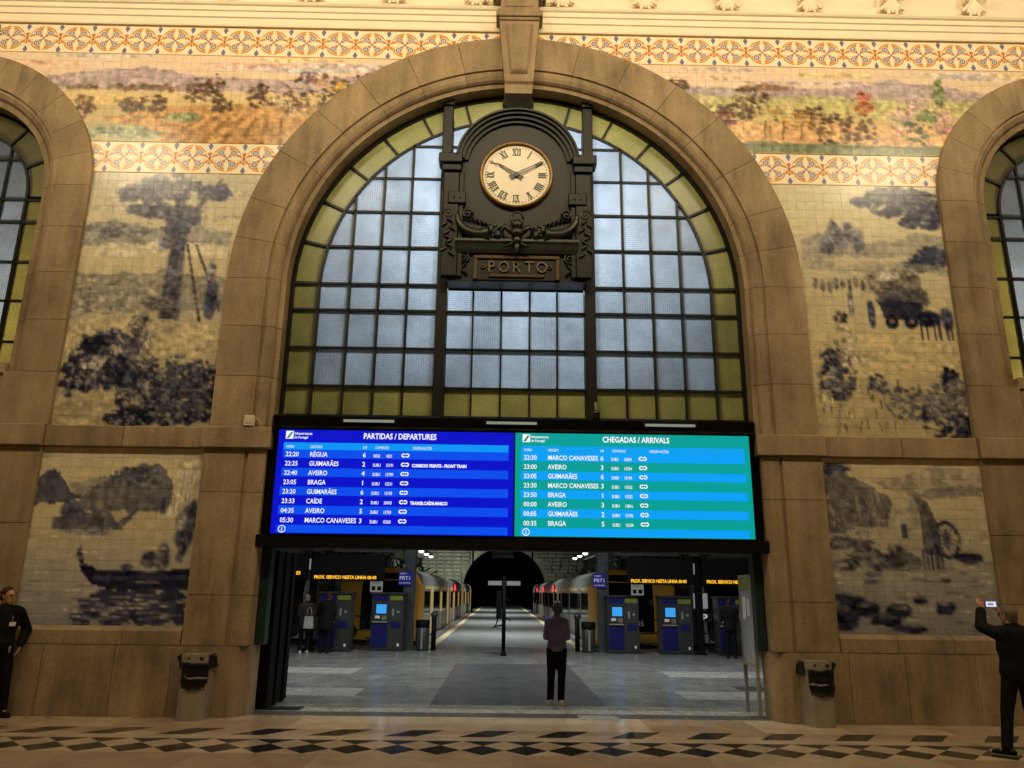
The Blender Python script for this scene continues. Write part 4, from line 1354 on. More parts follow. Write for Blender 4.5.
def paint_lower_right(w, h):
    p = Paint(w, h, 101); rnd = random.Random(5)
    p.wash([(0, (216, 200, 162)), (0.2, (208, 192, 156)), (0.4, (190, 180, 152)), (0.6, (170, 164, 148)), (0.8, (150, 148, 142)), (1, (140, 138, 138))])
    p.poly([(0.3, 0.12), (0.5, 0.10), (0.75, 0.03), (1, 0.09), (1, 0.2), (0.4, 0.2)], (164, 154, 136), 0.8)
    p.poly([(0.5, 0.2), (0.8, 0.16), (1, 0.16), (1, 0.22), (0.55, 0.23)], (120, 116, 110), 0.7)
    p.poly([(0, 0.03), (0.06, 0.02), (0.12, 0.10), (0.3, 0.15), (0.42, 0.26), (0.38, 0.40), (0, 0.42)], (112, 108, 106), 0.95)
    p.leaves(0.08, 0.07, 0.08, 0.03, DK, 14, 0.10, rnd)
    for k in range(24):
        u = rnd.uniform(0, 0.36)
        p.line([(u, 0.17 + 0.2 * rnd.random()), (u + 0.03, 0.26 + 0.2 * rnd.random())], 0.015, 0.012, rnd.choice([DK, (160, 150, 132)]), 0.7)
    p.poly([(0.40, 0.34), (0.56, 0.22), (0.66, 0.30), (0.66, 0.42), (0.42, 0.43)], (176, 168, 148), 1, 0.01)
    p.poly([(0.56, 0.22), (0.64, 0.25), (0.70, 0.40), (0.70, 0.58), (0.58, 0.55), (0.58, 0.32)], (104, 102, 106), 1, 0.01)
    p.poly([(0.46, 0.38), (0.50, 0.38), (0.50, 0.47), (0.46, 0.47)], DK, 1, 0.005)
    for k in range(14):
        a = k * 0.45
        p.line([(0.73, 0.47), (0.73 + 0.075 * math.cos(a), 0.47 + 0.10 * math.sin(a))], 0.012, 0.01, DK, 0.8)
    th = [(0.73 + 0.075 * math.cos(k * 0.32), 0.47 + 0.10 * math.sin(k * 0.32)) for k in range(21)]
    p.line(th, 0.03, 0.03, (60, 60, 76))
    for k in range(6):
        p.line([(0.58 + 0.022 * k, 0.53), (0.58 + 0.022 * k, 0.64)], 0.016, 0.016, DK)
    p.poly([(0.78, 0.42), (1, 0.42), (1, 0.50), (0.8, 0.5)], (184, 176, 154), 0.7)
    p.blob(0.85, 0.57, 0.10, 0.035, DD, 1, 0.4, 6)
    for u, v, ru, rv in ((0.32, 0.60, 0.10, 0.06), (0.42, 0.58, 0.07, 0.08), (0.22, 0.55, 0.1, 0.05), (0.1, 0.50, 0.12, 0.04), (0.1, 0.62, 0.1, 0.04), (0.52, 0.60, 0.06, 0.05)):
        p.blob(u, v, ru, rv, (84, 82, 90), 0.95, 0.5, 6)
    for k in range(28):
        p.blob(rnd.uniform(0, 0.55), rnd.uniform(0.42, 0.72), 0.05, 0.015, rnd.choice([DK, (170, 160, 140), MD]), 0.7, 0.5, 7)
    for u, v, ru, rv in ((0.06, 0.90, 0.10, 0.08), (0.18, 0.86, 0.10, 0.05), (0.30, 0.92, 0.12, 0.04), (0.40, 0.87, 0.09, 0.045), (0.46, 0.97, 0.12, 0.03), (0.67, 0.85, 0.06, 0.05), (0.52, 0.81, 0.05, 0.025), (0.1, 0.80, 0.1, 0.04), (0.7, 0.70, 0.03, 0.012)):
        p.blob(u, v, ru, rv, DD, 0.95, 0.4, 6); p.blob(u - 0.01, v - rv * 0.5, ru * 0.6, rv * 0.3, (128, 124, 126), 0.7, 0.5, 7)
    for k in range(60):
        u = rnd.uniform(0.4, 1); v = rnd.uniform(0.58, 0.99)
        p.blob(u, v, 0.06, 0.006, rnd.choice([(112, 110, 112), (206, 198, 176)]), 0.55, 0.3, 8)
    p.grain(0.16, 10, 22); p.grain(0.1, 5, 5)
    return p.done()


def paint_frieze(w, h, left):
    p = Paint(w, h, 131 if left else 171); rnd = random.Random(6 if left else 9)
    p.wash([(0, (240, 214, 186)), (0.15, (238, 212, 190)), (0.3, (232, 204, 176)), (0.5, (222, 196, 142)), (0.7, (200, 180, 130)), (1, (180, 168, 124))])
    for k in range(9):
        p.blob(rnd.random(), rnd.uniform(0.02, 0.2), 0.12, 0.03, rnd.choice([(206, 190, 200), (246, 214, 150), (226, 178, 162), (196, 196, 206)]), 0.6, 0.5, 3)
    D = lambda u: u if left else 1 - u
    P_ = lambda pts: [(D(u), v) for u, v in pts]
    p.poly(P_([(0.1, 0.30), (0.22, 0.26), (0.42, 0.13), (0.52, 0.24), (0.7, 0.28), (0.95, 0.2), (1, 0.3), (1, 0.42), (0.1, 0.42)]), (176, 158, 168), 0.85)
    if left:
        p.poly([(0.35, 0.75), (0.45, 0.6), (0.9, 0.55), (1, 0.7), (1, 1), (0.5, 1)], (196, 150, 98), 0.9)
        for k in range(14):
            u = 0.56 + 0.028 * k
            p.line([(u, 0.72), (u + (u - 0.72) * 0.5, 1.0)], 0.03, 0.05, (150, 106, 66), 0.7)
        p.blob(0.38, 0.9, 0.10, 0.09, (138, 150, 118), 0.9, 0.5, 5); p.blob(0.52, 0.72, 0.05, 0.06, (132, 150, 110), 0.8, 0.5, 5)
        p.blob(0.36, 0.55, 0.12, 0.05, (206, 176, 118), 0.8)
        for k in range(30):
            p.blob(0.25 + 0.28 * rnd.random(), 0.36 + 0.05 * rnd.random(), 0.008, 0.035, (122, 96, 76), 0.8, 0.4, 8)
        seeds = ((0.40, 0.60, 0.02, 0.07), (0.45, 0.57, 0.03, 0.08), (0.545, 0.42, 0.025, 0.14), (0.575, 0.38, 0.02, 0.14), (0.60, 0.58, 0.02, 0.07), (0.68, 0.48, 0.025, 0.13), (0.74, 0.5, 0.035, 0.16), (0.80, 0.40, 0.05, 0.2), (0.84, 0.62, 0.04, 0.16), (0.88, 0.36, 0.05, 0.12), (0.94, 0.38, 0.04, 0.10), (0.30, 0.62, 0.02, 0.13))
        for u, v, ru, rv in seeds:
            p.leaves(u, v, ru, rv, (88, 62, 48), 10, 0.12, rnd, 0.95)
        for u, v, c in ((0.84, 0.33, (218, 170, 60)), (0.88, 0.42, (226, 178, 60)), (0.90, 0.24, (84, 48, 84)), (0.93, 0.2, (96, 54, 92)), (0.80, 0.28, (176, 120, 80)), (0.72, 0.5, (206, 186, 150)), (0.76, 0.62, (196, 176, 140)), (0.82, 0.75, (60, 46, 40)), (0.56, 0.5, (196, 176, 140)), (0.78, 0.22, (110, 80, 110))):
            p.leaves(u, v, 0.02, 0.05, c, 4, 0.10, rnd, 0.95)
        p.blob(0.97, 0.75, 0.04, 0.1, (140, 146, 92), 0.8)
    else:
        p.poly([(0, 0.34), (1, 0.36), (1, 0.62), (0, 0.56)], (196, 190, 130), 0.8)
        p.poly([(0, 0.66), (1, 0.66), (1, 0.9), (0, 0.88)], (226, 180, 130), 0.9)
        p.poly([(0, 0.88), (1, 0.9), (1, 1), (0, 1)], (120, 130, 104), 0.9)
        p.blob(0.32, 0.25, 0.07, 0.05, (150, 112, 92), 0.8)
        seeds = ((0.08, 0.36, 0.03, 0.10), (0.11, 0.25, 0.02, 0.08), (0.05, 0.42, 0.02, 0.08), (0.27, 0.38, 0.035, 0.12), (0.24, 0.56, 0.03, 0.10), (0.19, 0.58, 0.03, 0.10), (0.45, 0.72, 0.04, 0.18), (0.51, 0.70, 0.035, 0.20), (0.40, 0.55, 0.03, 0.08))
        for u, v, ru, rv in seeds:
            p.leaves(u, v, ru, rv, (82, 56, 40), 10, 0.12, rnd, 0.95)
        for u, v, ru, rv, c in ((0.12, 0.62, 0.05, 0.10, (214, 200, 176)), (0.33, 0.58, 0.05, 0.12, (180, 140, 84)), (0.40, 0.62, 0.05, 0.1, (170, 128, 76)), (0.21, 0.62, 0.022, 0.08, (110, 52, 40)), (0.52, 0.40, 0.022, 0.12, (186, 84, 52)), (0.60, 0.62, 0.025, 0.14, (206, 160, 176)), (0.64, 0.44, 0.025, 0.12, (204, 170, 168)), (0.69, 0.58, 0.02, 0.14, (196, 140, 150)), (0.63, 0.72, 0.03, 0.14, (70, 100, 70)), (0.69, 0.28, 0.012, 0.16, (96, 118, 60)), (0.66, 0.55, 0.02, 0.06, (120, 140, 90)), (0.72, 0.86, 0.03, 0.06, (206, 160, 70))):
            p.leaves(u, v, ru, rv, c, 9, 0.11, rnd, 0.95)
        for u in (0.30, 0.34, 0.38, 0.42, 0.07, 0.12, 0.16):
            p.line([(u, 0.64), (u - 0.006, 0.84)], 0.02, 0.015, (110, 80, 56), 0.8)
    p.grain(0.10, 14, 18)
    return p.done()


def tile_mat(name):
    t = NT(name)
    at = t.n('Attribute'); at.attribute_name = 'paint'
    fine = t.noise(38, 3, 0.7)
    info = t.n('ObjectInfo')
    k = t.math('ADD', t.math('MULTIPLY', fine, 0.7), 0.62)
    k = t.math('MULTIPLY', k, t.math('ADD', t.math('MULTIPLY', info.outputs['Random'], 0.14), 0.93))
    mul = t.n('VectorMath', operation='SCALE')
    t.l(at.outputs['Color'], mul.inputs[0]); t.l(k, mul.inputs['Scale'])
    t.l(mul.outputs[0], t.b.inputs['Base Color'])
    t.b.inputs['Roughness'].default_value = 0.22
    t.b.inputs['Specular IOR Level'].default_value = 0.35
    return t.m


M['tile'] = tile_mat('painted_glazed_tile')


def tile_panel(name, label, x0, z0, z1, ncol, nrow, painter, keep, group=None):
    """grid of real tiles, x0 = left edge, z1 = top; colours are sampled from the canvas at each tile's vertices"""
    tw = TS; thh = (z1 - z0) / nrow
    w, h = ncol * tw, z1 - z0
    P = painter(w, h)
    root = thing(name, (x0 + w / 2, 0.0, z0), label, 'mural', group)
    lin_ = lin(P.C)
    cand = []
    for r in range(nrow):
        for c in range(ncol):
            xa, xb = x0 + c * tw, x0 + (c + 1) * tw
            za, zb = z1 - (r + 1) * thh, z1 - r * thh
            if keep(xa, xb, za, zb):
                cand.append((r, c))
    if not cand:
        return
    gap = 0.0016

    def geo(r, c, jit):
        vs, cs, fs = [], [], []
        for j in range(SUB + 1):
            for i in range(SUB + 1):
                u = (c + i / SUB) * tw; v = (r + j / SUB) * thh
                px = u - x0 * 0 + (gap if i == 0 else -gap if i == SUB else 0)
                pv = v + (gap if j == 0 else -gap if j == SUB else 0)
                vs.append((px - w / 2, jit, h - pv))
                iy = min(P.ny - 1, int(round(v / h * (P.ny - 1)))); ix = min(P.nx - 1, int(round(u / w * (P.nx - 1))))
                y0, y1_, xx0, xx1 = max(0, iy - 1), iy + 2, max(0, ix - 1), ix + 2
                cs.append(lin_[y0:y1_, xx0:xx1].mean(axis=(0, 1)) * 0.25 + lin_[iy, ix] * 0.75)
        n = SUB + 1
        for j in range(SUB):
            for i in range(SUB):
                a = j * n + i
                fs.append((a, a + n, a + n + 1, a + 1))
        loop = [i for i in range(n)] + [j * n + SUB for j in range(1, n)] + [SUB * n + i for i in range(SUB - 1, -1, -1)] + [j * n for j in range(SUB - 1, 0, -1)]
        corner = [0, SUB, SUB * n + SUB, SUB * n]
        b = len(vs)
        for k in corner:
            vs.append((vs[k][0], 0.036, vs[k][2])); cs.append(cs[k])
        for k in range(4):
            seg = loop[k * SUB:(k + 1) * SUB] + [loop[((k + 1) * SUB) % len(loop)]]
            fs.append(tuple(seg) + (b + (k + 1) % 4, b + k))
        return vs, fs, cs

    rnd = random.Random(len(name))
    first, rest = cand, []
    if len(cand) > 300:
        mid = lambda rc: -rc[0] if False else rc[0]
        order = sorted(cand, key=lambda rc: (-rc[0], rc[1]))
        first, rest = order[:300], order[300:]
    for r, c in first:
        vs, fs, cs = geo(r, c, rnd.uniform(-0.0015, 0.0015))
        me = bpy.data.meshes.new('tile')
        me.from_pydata(vs, [], fs)
        at = me.attributes.new('paint', 'FLOAT_COLOR', 'POINT')
        at.data.foreach_set('color', np.concatenate([np.array(cs), np.ones((len(cs), 1))], 1).ravel())
        me.materials.append(M['tile'])
        mesh_obj('tile', me, root)
    if rest:
        V, F, Cc = [], [], []
        for r, c in rest:
            vs, fs, cs = geo(r, c, rnd.uniform(-0.0015, 0.0015))
            o = len(V); V += vs; Cc += cs; F += [tuple(i + o for i in f) for f in fs]
        me = bpy.data.meshes.new('tile_field')
        me.from_pydata(V, [], F)
        at = me.attributes.new('paint', 'FLOAT_COLOR', 'POINT')
        at.data.foreach_set('color', np.concatenate([np.array(Cc), np.ones((len(Cc), 1))], 1).ravel())
        me.materials.append(M['tile'])
        o = mesh_obj('tile_field', me, root)
        o['kind'] = 'stuff'
    return root


def far_of(cx, cz, r, xa, xb, za, zb):
    return max(math.hypot(x - cx, z - cz) for x in (xa, xb) for z in (za, zb)) > r


def keep_any(xa, xb, za, zb):
    if za > 6.3 and not far_of(0, ZS, 4.60, xa, xb, za, zb):
        return False
    if za <= 6.3 and max(abs(xa), abs(xb)) < 4.64:
        return False
    for s in (-1, 1):
        if za > SZ - 0.1 and not far_of(s * SX, SZ, 2.47, xa, xb, za, zb):
            return False
        if za <= SZ - 0.1 and min(abs(xa), abs(xb)) > 7.1:
            return False
    if max(abs(xa), abs(xb)) > 9.75:
        return False
    return True


NU = 20
XU = 7.10
tile_panel('tile_mural', 'tall blue and cream tile picture of a big leafy tree, left of the great arch', -XU, 4.07, 8.385, NU, 28, paint_upper_left, keep_any)
tile_panel('tile_mural', 'tall blue and cream tile picture of a harvest field, right of the great arch', XU - NU * TS, 4.07, 8.385, NU, 28, paint_upper_right, keep_any)
tile_panel('tile_mural', 'blue and cream tile picture of a long dark boat on water above the left plinth', -XU, 1.18, 3.74, 16, 17, paint_lower_left, keep_any)
tile_panel('tile_mural', 'blue and cream tile picture of a water mill and rocks above the right plinth', XU - 16 * TS, 1.18, 3.74, 16, 17, paint_lower_right, keep_any)
tile_panel('tile_mural', 'coloured tile frieze with pink sky and brown ploughed ground, upper left of the arch', -1.9 - 52 * TS, 8.975, 10.695, 52, 11, lambda w, h: paint_frieze(w, h, True), keep_any)
tile_panel('tile_mural', 'coloured tile frieze with green fields and orange road, upper right of the arch', 1.9, 8.975, 10.695, 52, 11, lambda w, h: paint_frieze(w, h, False), keep_any)

# ornamental border bands
PB = 0.575


def border_mat(name, zc):
    t = NT(name)
    sep = t.n('SeparateXYZ'); t.l(t.pos(), sep.inputs[0])
    u = t.math('SUBTRACT', t.math('FRACT', t.math('MULTIPLY', sep.outputs[0], 1 / PB)), 0.5)
    v = t.math('MULTIPLY', t.math('SUBTRACT', sep.outputs[2], zc), 1 / PB)
    au, av = t.math('ABSOLUTE', u), t.math('ABSOLUTE', v)
    hyp = lambda a, b: t.math('SQRT', t.math('ADD', t.math('MULTIPLY', a, a), t.math('MULTIPLY', b, b)))
    r = hyp(u, v)
    white, orange, blue, ivory, brown, gold = [rgba(c) for c in ((240, 232, 210), (196, 112, 30), (78, 92, 148), (248, 236, 204), (150, 84, 34), (226, 178, 92))]
    lt = lambda a, b: t.math('LESS_THAN', a, b)
    c = orange
    # leaf stripes in the orange ground
    stripe = t.math('SINE', t.math('MULTIPLY', r, 62.0))
    c = t.mix(lt(stripe, -0.55), c, gold)
    d2 = hyp(t.math('SUBTRACT', au, 0.5), av)
    ang = t.math('ARCTAN2', v, t.math('SUBTRACT', au, 0.5))
    fl_ = t.math('MULTIPLY', lt(t.math('SINE', t.math('MULTIPLY', ang, 10.0)), -0.35), lt(d2, 0.27))
    c = t.mix(fl_, c, ivory)
    angc = t.math('ARCTAN2', v, u)
    c = t.mix(lt(d2, 0.045), c, brown)
    # outside the ring: white with a blue sprig at the corners
    out = t.math('GREATER_THAN', r, 0.485)
    c = t.mix(t.math('MULTIPLY', out, t.math('GREATER_THAN', d2, 0.2)), c, white)
    dc = hyp(t.math('SUBTRACT', au, 0.5), t.math('SUBTRACT', av, 0.42))
    dcc = t.math('ADD', t.math('ABSOLUTE', t.math('SUBTRACT', au, 0.5)), t.math('MULTIPLY', t.math('ABSOLUTE', t.math('SUBTRACT', av, 0.4)), 0.55))
    c = t.mix(t.math('MULTIPLY', lt(dcc, 0.075), t.math('GREATER_THAN', dc, 0.0)), c, blue)
    # cream ring
    c = t.mix(lt(t.math('ABSOLUTE', t.math('SUBTRACT', r, 0.455)), 0.028), c, ivory)
    flow = t.math('MULTIPLY', lt(d2, 0.19), t.math('GREATER_THAN', t.math('SINE', t.math('MULTIPLY', ang, 8.0)), -0.25))
    c = t.mix(flow, c, orange)
    c = t.mix(lt(d2, 0.04), c, brown)
    # blue swirls on the diagonals
    ds = hyp(t.math('SUBTRACT', au, 0.185), t.math('SUBTRACT', av, 0.185))
    c = t.mix(lt(ds, 0.105), c, white)
    c = t.mix(lt(t.math('ABSOLUTE', t.math('SUBTRACT', ds, 0.068)), 0.02), c, blue)
    c = t.mix(lt(ds, 0.028), c, blue)
    # ivory star petals
    pu = t.math('SUBTRACT', t.math('MULTIPLY', t.math('SINE', t.math('MULTIPLY', au, math.pi / 0.47)), 0.07), av)
    pv = t.math('SUBTRACT', t.math('MULTIPLY', t.math('SINE', t.math('MULTIPLY', av, math.pi / 0.47)), 0.07), au)
    c = t.mix(t.math('MULTIPLY', t.math('GREATER_THAN', pu, 0.0), lt(au, 0.47)), c, ivory)
    c = t.mix(t.math('MULTIPLY', t.math('GREATER_THAN', pv, 0.0), lt(av, 0.47)), c, ivory)
    cross = t.math('MULTIPLY', lt(t.math('ABSOLUTE', t.math('SUBTRACT', au, av)), 0.018), lt(r, 0.13))
    c = t.mix(cross, c, blue)
    c = t.mix(lt(r, 0.02), c, brown)
    # gold edging lines
    c = t.mix(t.math('GREATER_THAN', av, 0.478), c, gold)
    fine = t.noise(30, 3, 0.7)
    c = t.mix(t.math('MULTIPLY', fine, 0.35), c, rgba((206, 184, 150)))
    t.l(c, t.b.inputs['Base Color'])
    t.b.inputs['Roughness'].default_value = 0.25
    t.b.inputs['Specular IOR Level'].default_value = 0.35
    return t.m


def border(label, z0, xa, xb):
    zc = z0 + PB / 2
    mat = border_mat('border_tile_%d' % int(z0), zc)
    q = PB / 2
    me = MB().box(0.0015, q - 0.0015, -0.001, 0.036, 0.0015, q - 0.0015).mesh('border_tile')
    me.materials.append(mat)
    k0, k1 = int(math.floor(xa / q)), int(math.ceil(xb / q))
    root = thing('tile_border', (round((xa + xb) / 2 / PB) * PB, 0, z0), label, 'tile border')
    for k in range(k0, k1):
        for r in (0, 1):
            a, b, za, zb = k * q, (k + 1) * q, z0 + r * q, z0 + (r + 1) * q
            if not far_of(0, ZS, 4.60, a, b, za, zb):
                continue
            if any(not far_of(s * SX, SZ, 2.47, a, b, za, zb) for s in (-1, 1)):
                continue
            mesh_obj('tile', me, root, (a - root.location.x, 0, za - z0))


border('orange and blue rosette tile border running under the cornice, left of the keystone', 10.70, -9.9, -0.3)
border('orange and blue rosette tile border running under the cornice, right of the keystone', 10.70, 0.3, 9.9)
border('orange and blue rosette tile border below the left coloured frieze', 8.392, -7.4, -3.8)
border('orange and blue rosette tile border below the right coloured frieze', 8.392, 3.8, 7.4)
# ------------------------------------------------------------------ floors


def marble(name, c0, c1, rough, vein=0.3, per=0.16):
    t = NT(name)
    f = t.noise(1.6, 6, 0.62)
    v = t.noise(4.0, 5, 0.6, stretch=(1, 2.5, 1))
    c = t.ramp(f, [(0.35, rgba(c0)), (0.68, rgba(c1))])
    c = t.mix(t.math('MULTIPLY', t.math('GREATER_THAN', v, 0.6), vein), c, rgba(tuple(x * 0.8 for x in c0)))
    info = t.n('ObjectInfo')
    mul = t.n('VectorMath', operation='SCALE')
    t.l(c, mul.inputs[0]); t.l(t.math('ADD', t.math('MULTIPLY', info.outputs['Random'], per), 1 - per / 2), mul.inputs['Scale'])
    t.l(mul.outputs[0], t.b.inputs['Base Color'])
    w = t.noise(5, 4, 0.6)
    t.l(t.math('ADD', t.math('MULTIPLY', w, 0.22), rough - 0.1), t.b.inputs['Roughness'])
    t.bump(t.noise(3.0, 3), 0.05, 0.01)
    return t.m


M['marble'] = marble('beige_marble', (170, 152, 128), (200, 182, 154), 0.13, 0.2)
M['marble_pink'] = marble('rosy_marble', (158, 136, 114), (184, 160, 134), 0.13, 0.2)
M['marble_dark'] = marble('dark_marble', (34, 33, 34), (52, 50, 48), 0.13, 0.1)
M['conc'] = marble('grey_concourse_stone', (98, 100, 96), (130, 132, 126), 0.24, 0.05, 0.2)
M['conc_dark'] = marble('dark_grey_concourse_stone', (74, 76, 78), (92, 94, 95), 0.22, 0.05, 0.08)
M['conc_pale'] = marble('pale_concourse_stone', (140, 140, 132), (162, 160, 150), 0.26, 0.06, 0.1)
M['asphalt'] = marble('platform_asphalt', (112, 118, 114), (142, 146, 140), 0.36, 0.15)
M['yellow_line'] = simple('pale_yellow_paint', (196, 184, 140), 0.6)
M['ballast'] = simple('track_bed', (46, 44, 42), 0.9, var=0.3, scale=12)
M['rail'] = simple('rail_steel', (110, 106, 100), 0.35, 0.8)

fl = struct(MB().box(-13.3, 13.3, -19.3, 0.16, -0.12, -0.004).build('floor', M['marble']))


def slab(poly, mat, parent=fl, name='floor_slab', z1=0.0):
    MB().prism(poly, -0.012, z1, 'z').build(name, M[mat], parent)


def rect(x0, x1, y0, y1, g=0.0015):
    return [(x0 + g, y0 + g), (x1 - g, y0 + g), (x1 - g, y1 - g), (x0 + g, y1 - g)]


rnd = random.Random(8)
YA, YB_, YC_, YT, YD1 = -0.93, -1.39, -1.65, -1.92, -2.46
x = -8.4
while x < 8.4:
    w = rnd.uniform(1.0, 1.6)
    slab(rect(x, x + w, YA, -0.145 if abs(x + w / 2) > 3.6 else 0.15), rnd.choice(['marble', 'marble', 'marble_pink']))
    x += w
# leaning dark and light stones
p, sk, wd = 0.92, 0.33, 0.405
for k in range(-9, 9):
    xb = -1.59 + k * p
    slab([(xb, YB_), (xb + wd, YB_), (xb + wd + sk, YA), (xb + sk, YA)], 'marble_dark')
    slab([(xb + wd, YB_), (xb + p, YB_), (xb + p + sk * 0.35, YB_ + (YA - YB_) * 0.35), (xb + wd + sk * 0.35, YB_ + (YA - YB_) * 0.35)], 'marble')
    slab([(xb + wd + sk * 0.35, YB_ + (YA - YB_) * 0.35), (xb + p + sk * 0.35, YB_ + (YA - YB_) * 0.35), (xb + p + sk, YA), (xb + wd + sk, YA)], 'marble_pink')
x = -8.4
while x < 8.4:
    slab(rect(x, x + 1.22, YC_, YB_), 'marble'); x += 1.22
dx = 0.487
for k in range(-16, 16):
    c = -1.33 + k * dx
    ym = (YT + YD1) / 2
    slab([(c - dx / 2, ym), (c, YD1), (c + dx / 2, ym), (c, YT)], 'marble_dark')
    slab([(c, YT), (c + dx / 2, YC_), (c - dx / 2, YC_)], 'marble_dark')
    slab([(c, YT), (c + dx / 2, ym), (c + dx, YT), (c + dx / 2, YC_)], 'marble')
    slab([(c, YD1), (c + dx, YD1), (c + dx / 2, ym)], 'marble')
for y0, y1 in ((-3.4, YD1), (-4.4, -3.4), (-5.4, -4.4)):
    x = -8.4 + rnd.random()
    while x < 8.0:
        w = rnd.uniform(0.9, 1.4)
        slab(rect(x, x + w, y0, y1), rnd.choice(['marble', 'marble', 'marble_pink'])); x += w
tag(MB().prism([(0.95, 0.02), (1.55, 0.0), (1.48, 0.42), (0.95, 0.42)], 0.0015, 0.004, 'z').build('floor_patch', M['conc_pale']),
    'pale worn stone patch set in the floor before the woman', 'floor patch')

cf = struct(MB().box(-13, 13, 0.16, 14.6, -0.12, -0.004).build('floor_concourse', M['conc']))
ys = [0.16, 0.55, 0.95, 1.35, 2.3, 3.4, 4.6, 5.9, 7.2, 8.6, 10.0, 11.5, 13.0, 14.58]
for j, (y0, y1) in enumerate(zip(ys, ys[1:])):
    xe = [-9.5, -8.4, -6.6, -5.0, -3.3, -1.25, 0.25, 1.5, 3.5, 5.4, 7.0, 8.6, 9.5] if j % 2 else [-9.5, -7.5, -5.8, -4.1, -2.6, -1.25, -0.5, 0.9, 1.5, 3.0, 4.6, 6.2, 7.9, 9.5]
    for x, xn in zip(xe, xe[1:]):
        w = xn - x
        xc, yc = x + w / 2, (y0 + y1) / 2
        mt = 'conc'
        if -1.25 < xc < 1.5 and 1.3 < yc < 8.6:
            mt = 'conc_dark'
        elif j == 1 or (abs(xc) > 3.2 and j in (4, 7)):
            mt = 'conc_pale'
        elif j == 0:
            mt = 'conc_dark'
        slab(rect(x, x + w, y0, y1), mt, cf)
hs = tag(MB().box(-3.62, -3.1, 0.62, 0.95, 0.0005, 0.008).build('floor_grate', M['black']), 'dark metal grate set in the floor by the black gate', 'floor grate')
tag(MB().box(4.3, 4.9, 3.6, 4.3, 0.0005, 0.006, 0.002).build('manhole_cover', M['dark_steel']), 'round-cornered dark cover plate in the concourse floor at right', 'floor cover')

# the island platform, tracks on both sides
pf = struct(MB().box(-2.95, 2.95, 14.6, 120, -1.0, -0.004).build('floor_platform', M['asphalt']))
y = 14.6
for k in range(20):
    L_ = 2.0 + k * 0.35
    for x0, x1 in ((-2.05, 0), (0, 2.05)):
        slab(rect(x0, x1, y, y + L_), 'asphalt', pf)
    y += L_
for s in (-1, 1):
    a, b = sorted((s * 2.25, s * 2.5))
    MB().box(a, b, 13.1, 118, 0.0005, 0.004).build('platform_line', M['yellow_line'], pf)
    a, b = sorted((s * 2.55, s * 2.97))
    MB().box(a, b, 14.6, 118, -0.01, 0.002).build('platform_edge', M['conc'], pf)
for i, s in enumerate((-1, 1)):
    a, b = sorted((s * 2.96, s * 13))
    tb = struct(MB().box(a, b, 14.6, 120, -1.2, -1.0).build('floor_track_%s' % ('left' if s < 0 else 'right'), M['ballast']))
    for c in (4.6, 8.7):
        for q in (-0.72, 0.72):
            xx = s * c + q
            MB().box(xx - 0.035, xx + 0.035, 14.7, 118, -1.0, -0.86).build('rail', M['rail'], tb)
    ow = MB().box(min(s * 11.2, s * 11.6), max(s * 11.2, s * 11.6), 0.6, 120, -1.2, 10).build('wall_shed_%s' % ('left' if s < 0 else 'right'), stone_mat('shed_stone_%d' % i, (70, 72, 66), (96, 98, 88), (124, 124, 110), 0.6))
    struct(ow)
shed_stone = bpy.data.materials['shed_stone_0']
portal = [(-11.6, -1.2), (-4.4, -1.2), (-4.4, 2.0)] + arc(0.3, 2.0, 4.7, 180, 0, 30)[1:-1] + [(5.0, 2.0), (5.0, -1.2), (11.6, -1.2), (11.6, 13), (-11.6, 13)]
struct(MB().prism(portal, 78, 79.2).build('wall_tunnel', shed_stone))
for s in (-1, 1):   # the rough stone piers flanking the tunnel
    mb = MB(); rnd = random.Random(3 + s)
    for r in range(12):
        z0 = -1.2 + r * 0.85; xo = rnd.uniform(0, 0.6)
        xx = 3.2 + max(0, (z0 - 2.0)) * -0.0
        for k in range(8):
            x0 = s * (3.3 + xo + k * 0.95)
            hw = math.sqrt(max(0, 3.2 ** 2 - max(0, z0 + 0.4 - 2.0) ** 2))
            for h_ in (0, 1):
                zc_ = z0 + 0.2 + 0.42 * h_
                xi_ = x0 if s < 0 else x0
                if math.hypot(x0 - 0.3, max(0, zc_ - 2.0)) < 4.75:
                    continue
                mb.box(min(x0, x0 + s * 0.9), max(x0, x0 + s * 0.9), 77.8 - rnd.uniform(0, 0.25), 78.0, z0 + 0.02 + 0.42 * h_, z0 + 0.4 + 0.42 * h_, 0.08)
    mb.build('rubble_facing', shed_stone, bpy.data.objects['wall_tunnel'])
struct(MB().box(-11.6, 11.6, 78, 121, 13, 13.2).build('ceiling_tunnel', M['black']))
struct(MB().box(-11.6, 11.6, 120, 121, -1.2, 13).build('wall_tunnel_end', M['black']))
struct(MB().box(-11.6, 11.6, 0.6, 79, 12.6, 12.8).build('ceiling_shed', M['black']))
# roof steel of the shed: trusses across, each on its own
for k in range(7):
    y = 20 + 8 * k
    mb = MB()
    mb.box(-11.2, 11.2, y - 0.08, y + 0.08, 8.4, 8.6)
    for q in range(-7, 8):
        mb.tube([(q * 1.5, y, 8.5), (q * 1.5 + 0.75, y, 9.3), (q * 1.5 + 1.5 if q < 7 else q * 1.5, y, 8.5)], 0.05, 5)
    mb.box(-11.2, 11.2, y - 0.08, y + 0.08, 9.25, 9.4)
    struct(mb.build('trim_%d' % (10 + k), M['dark_steel']))
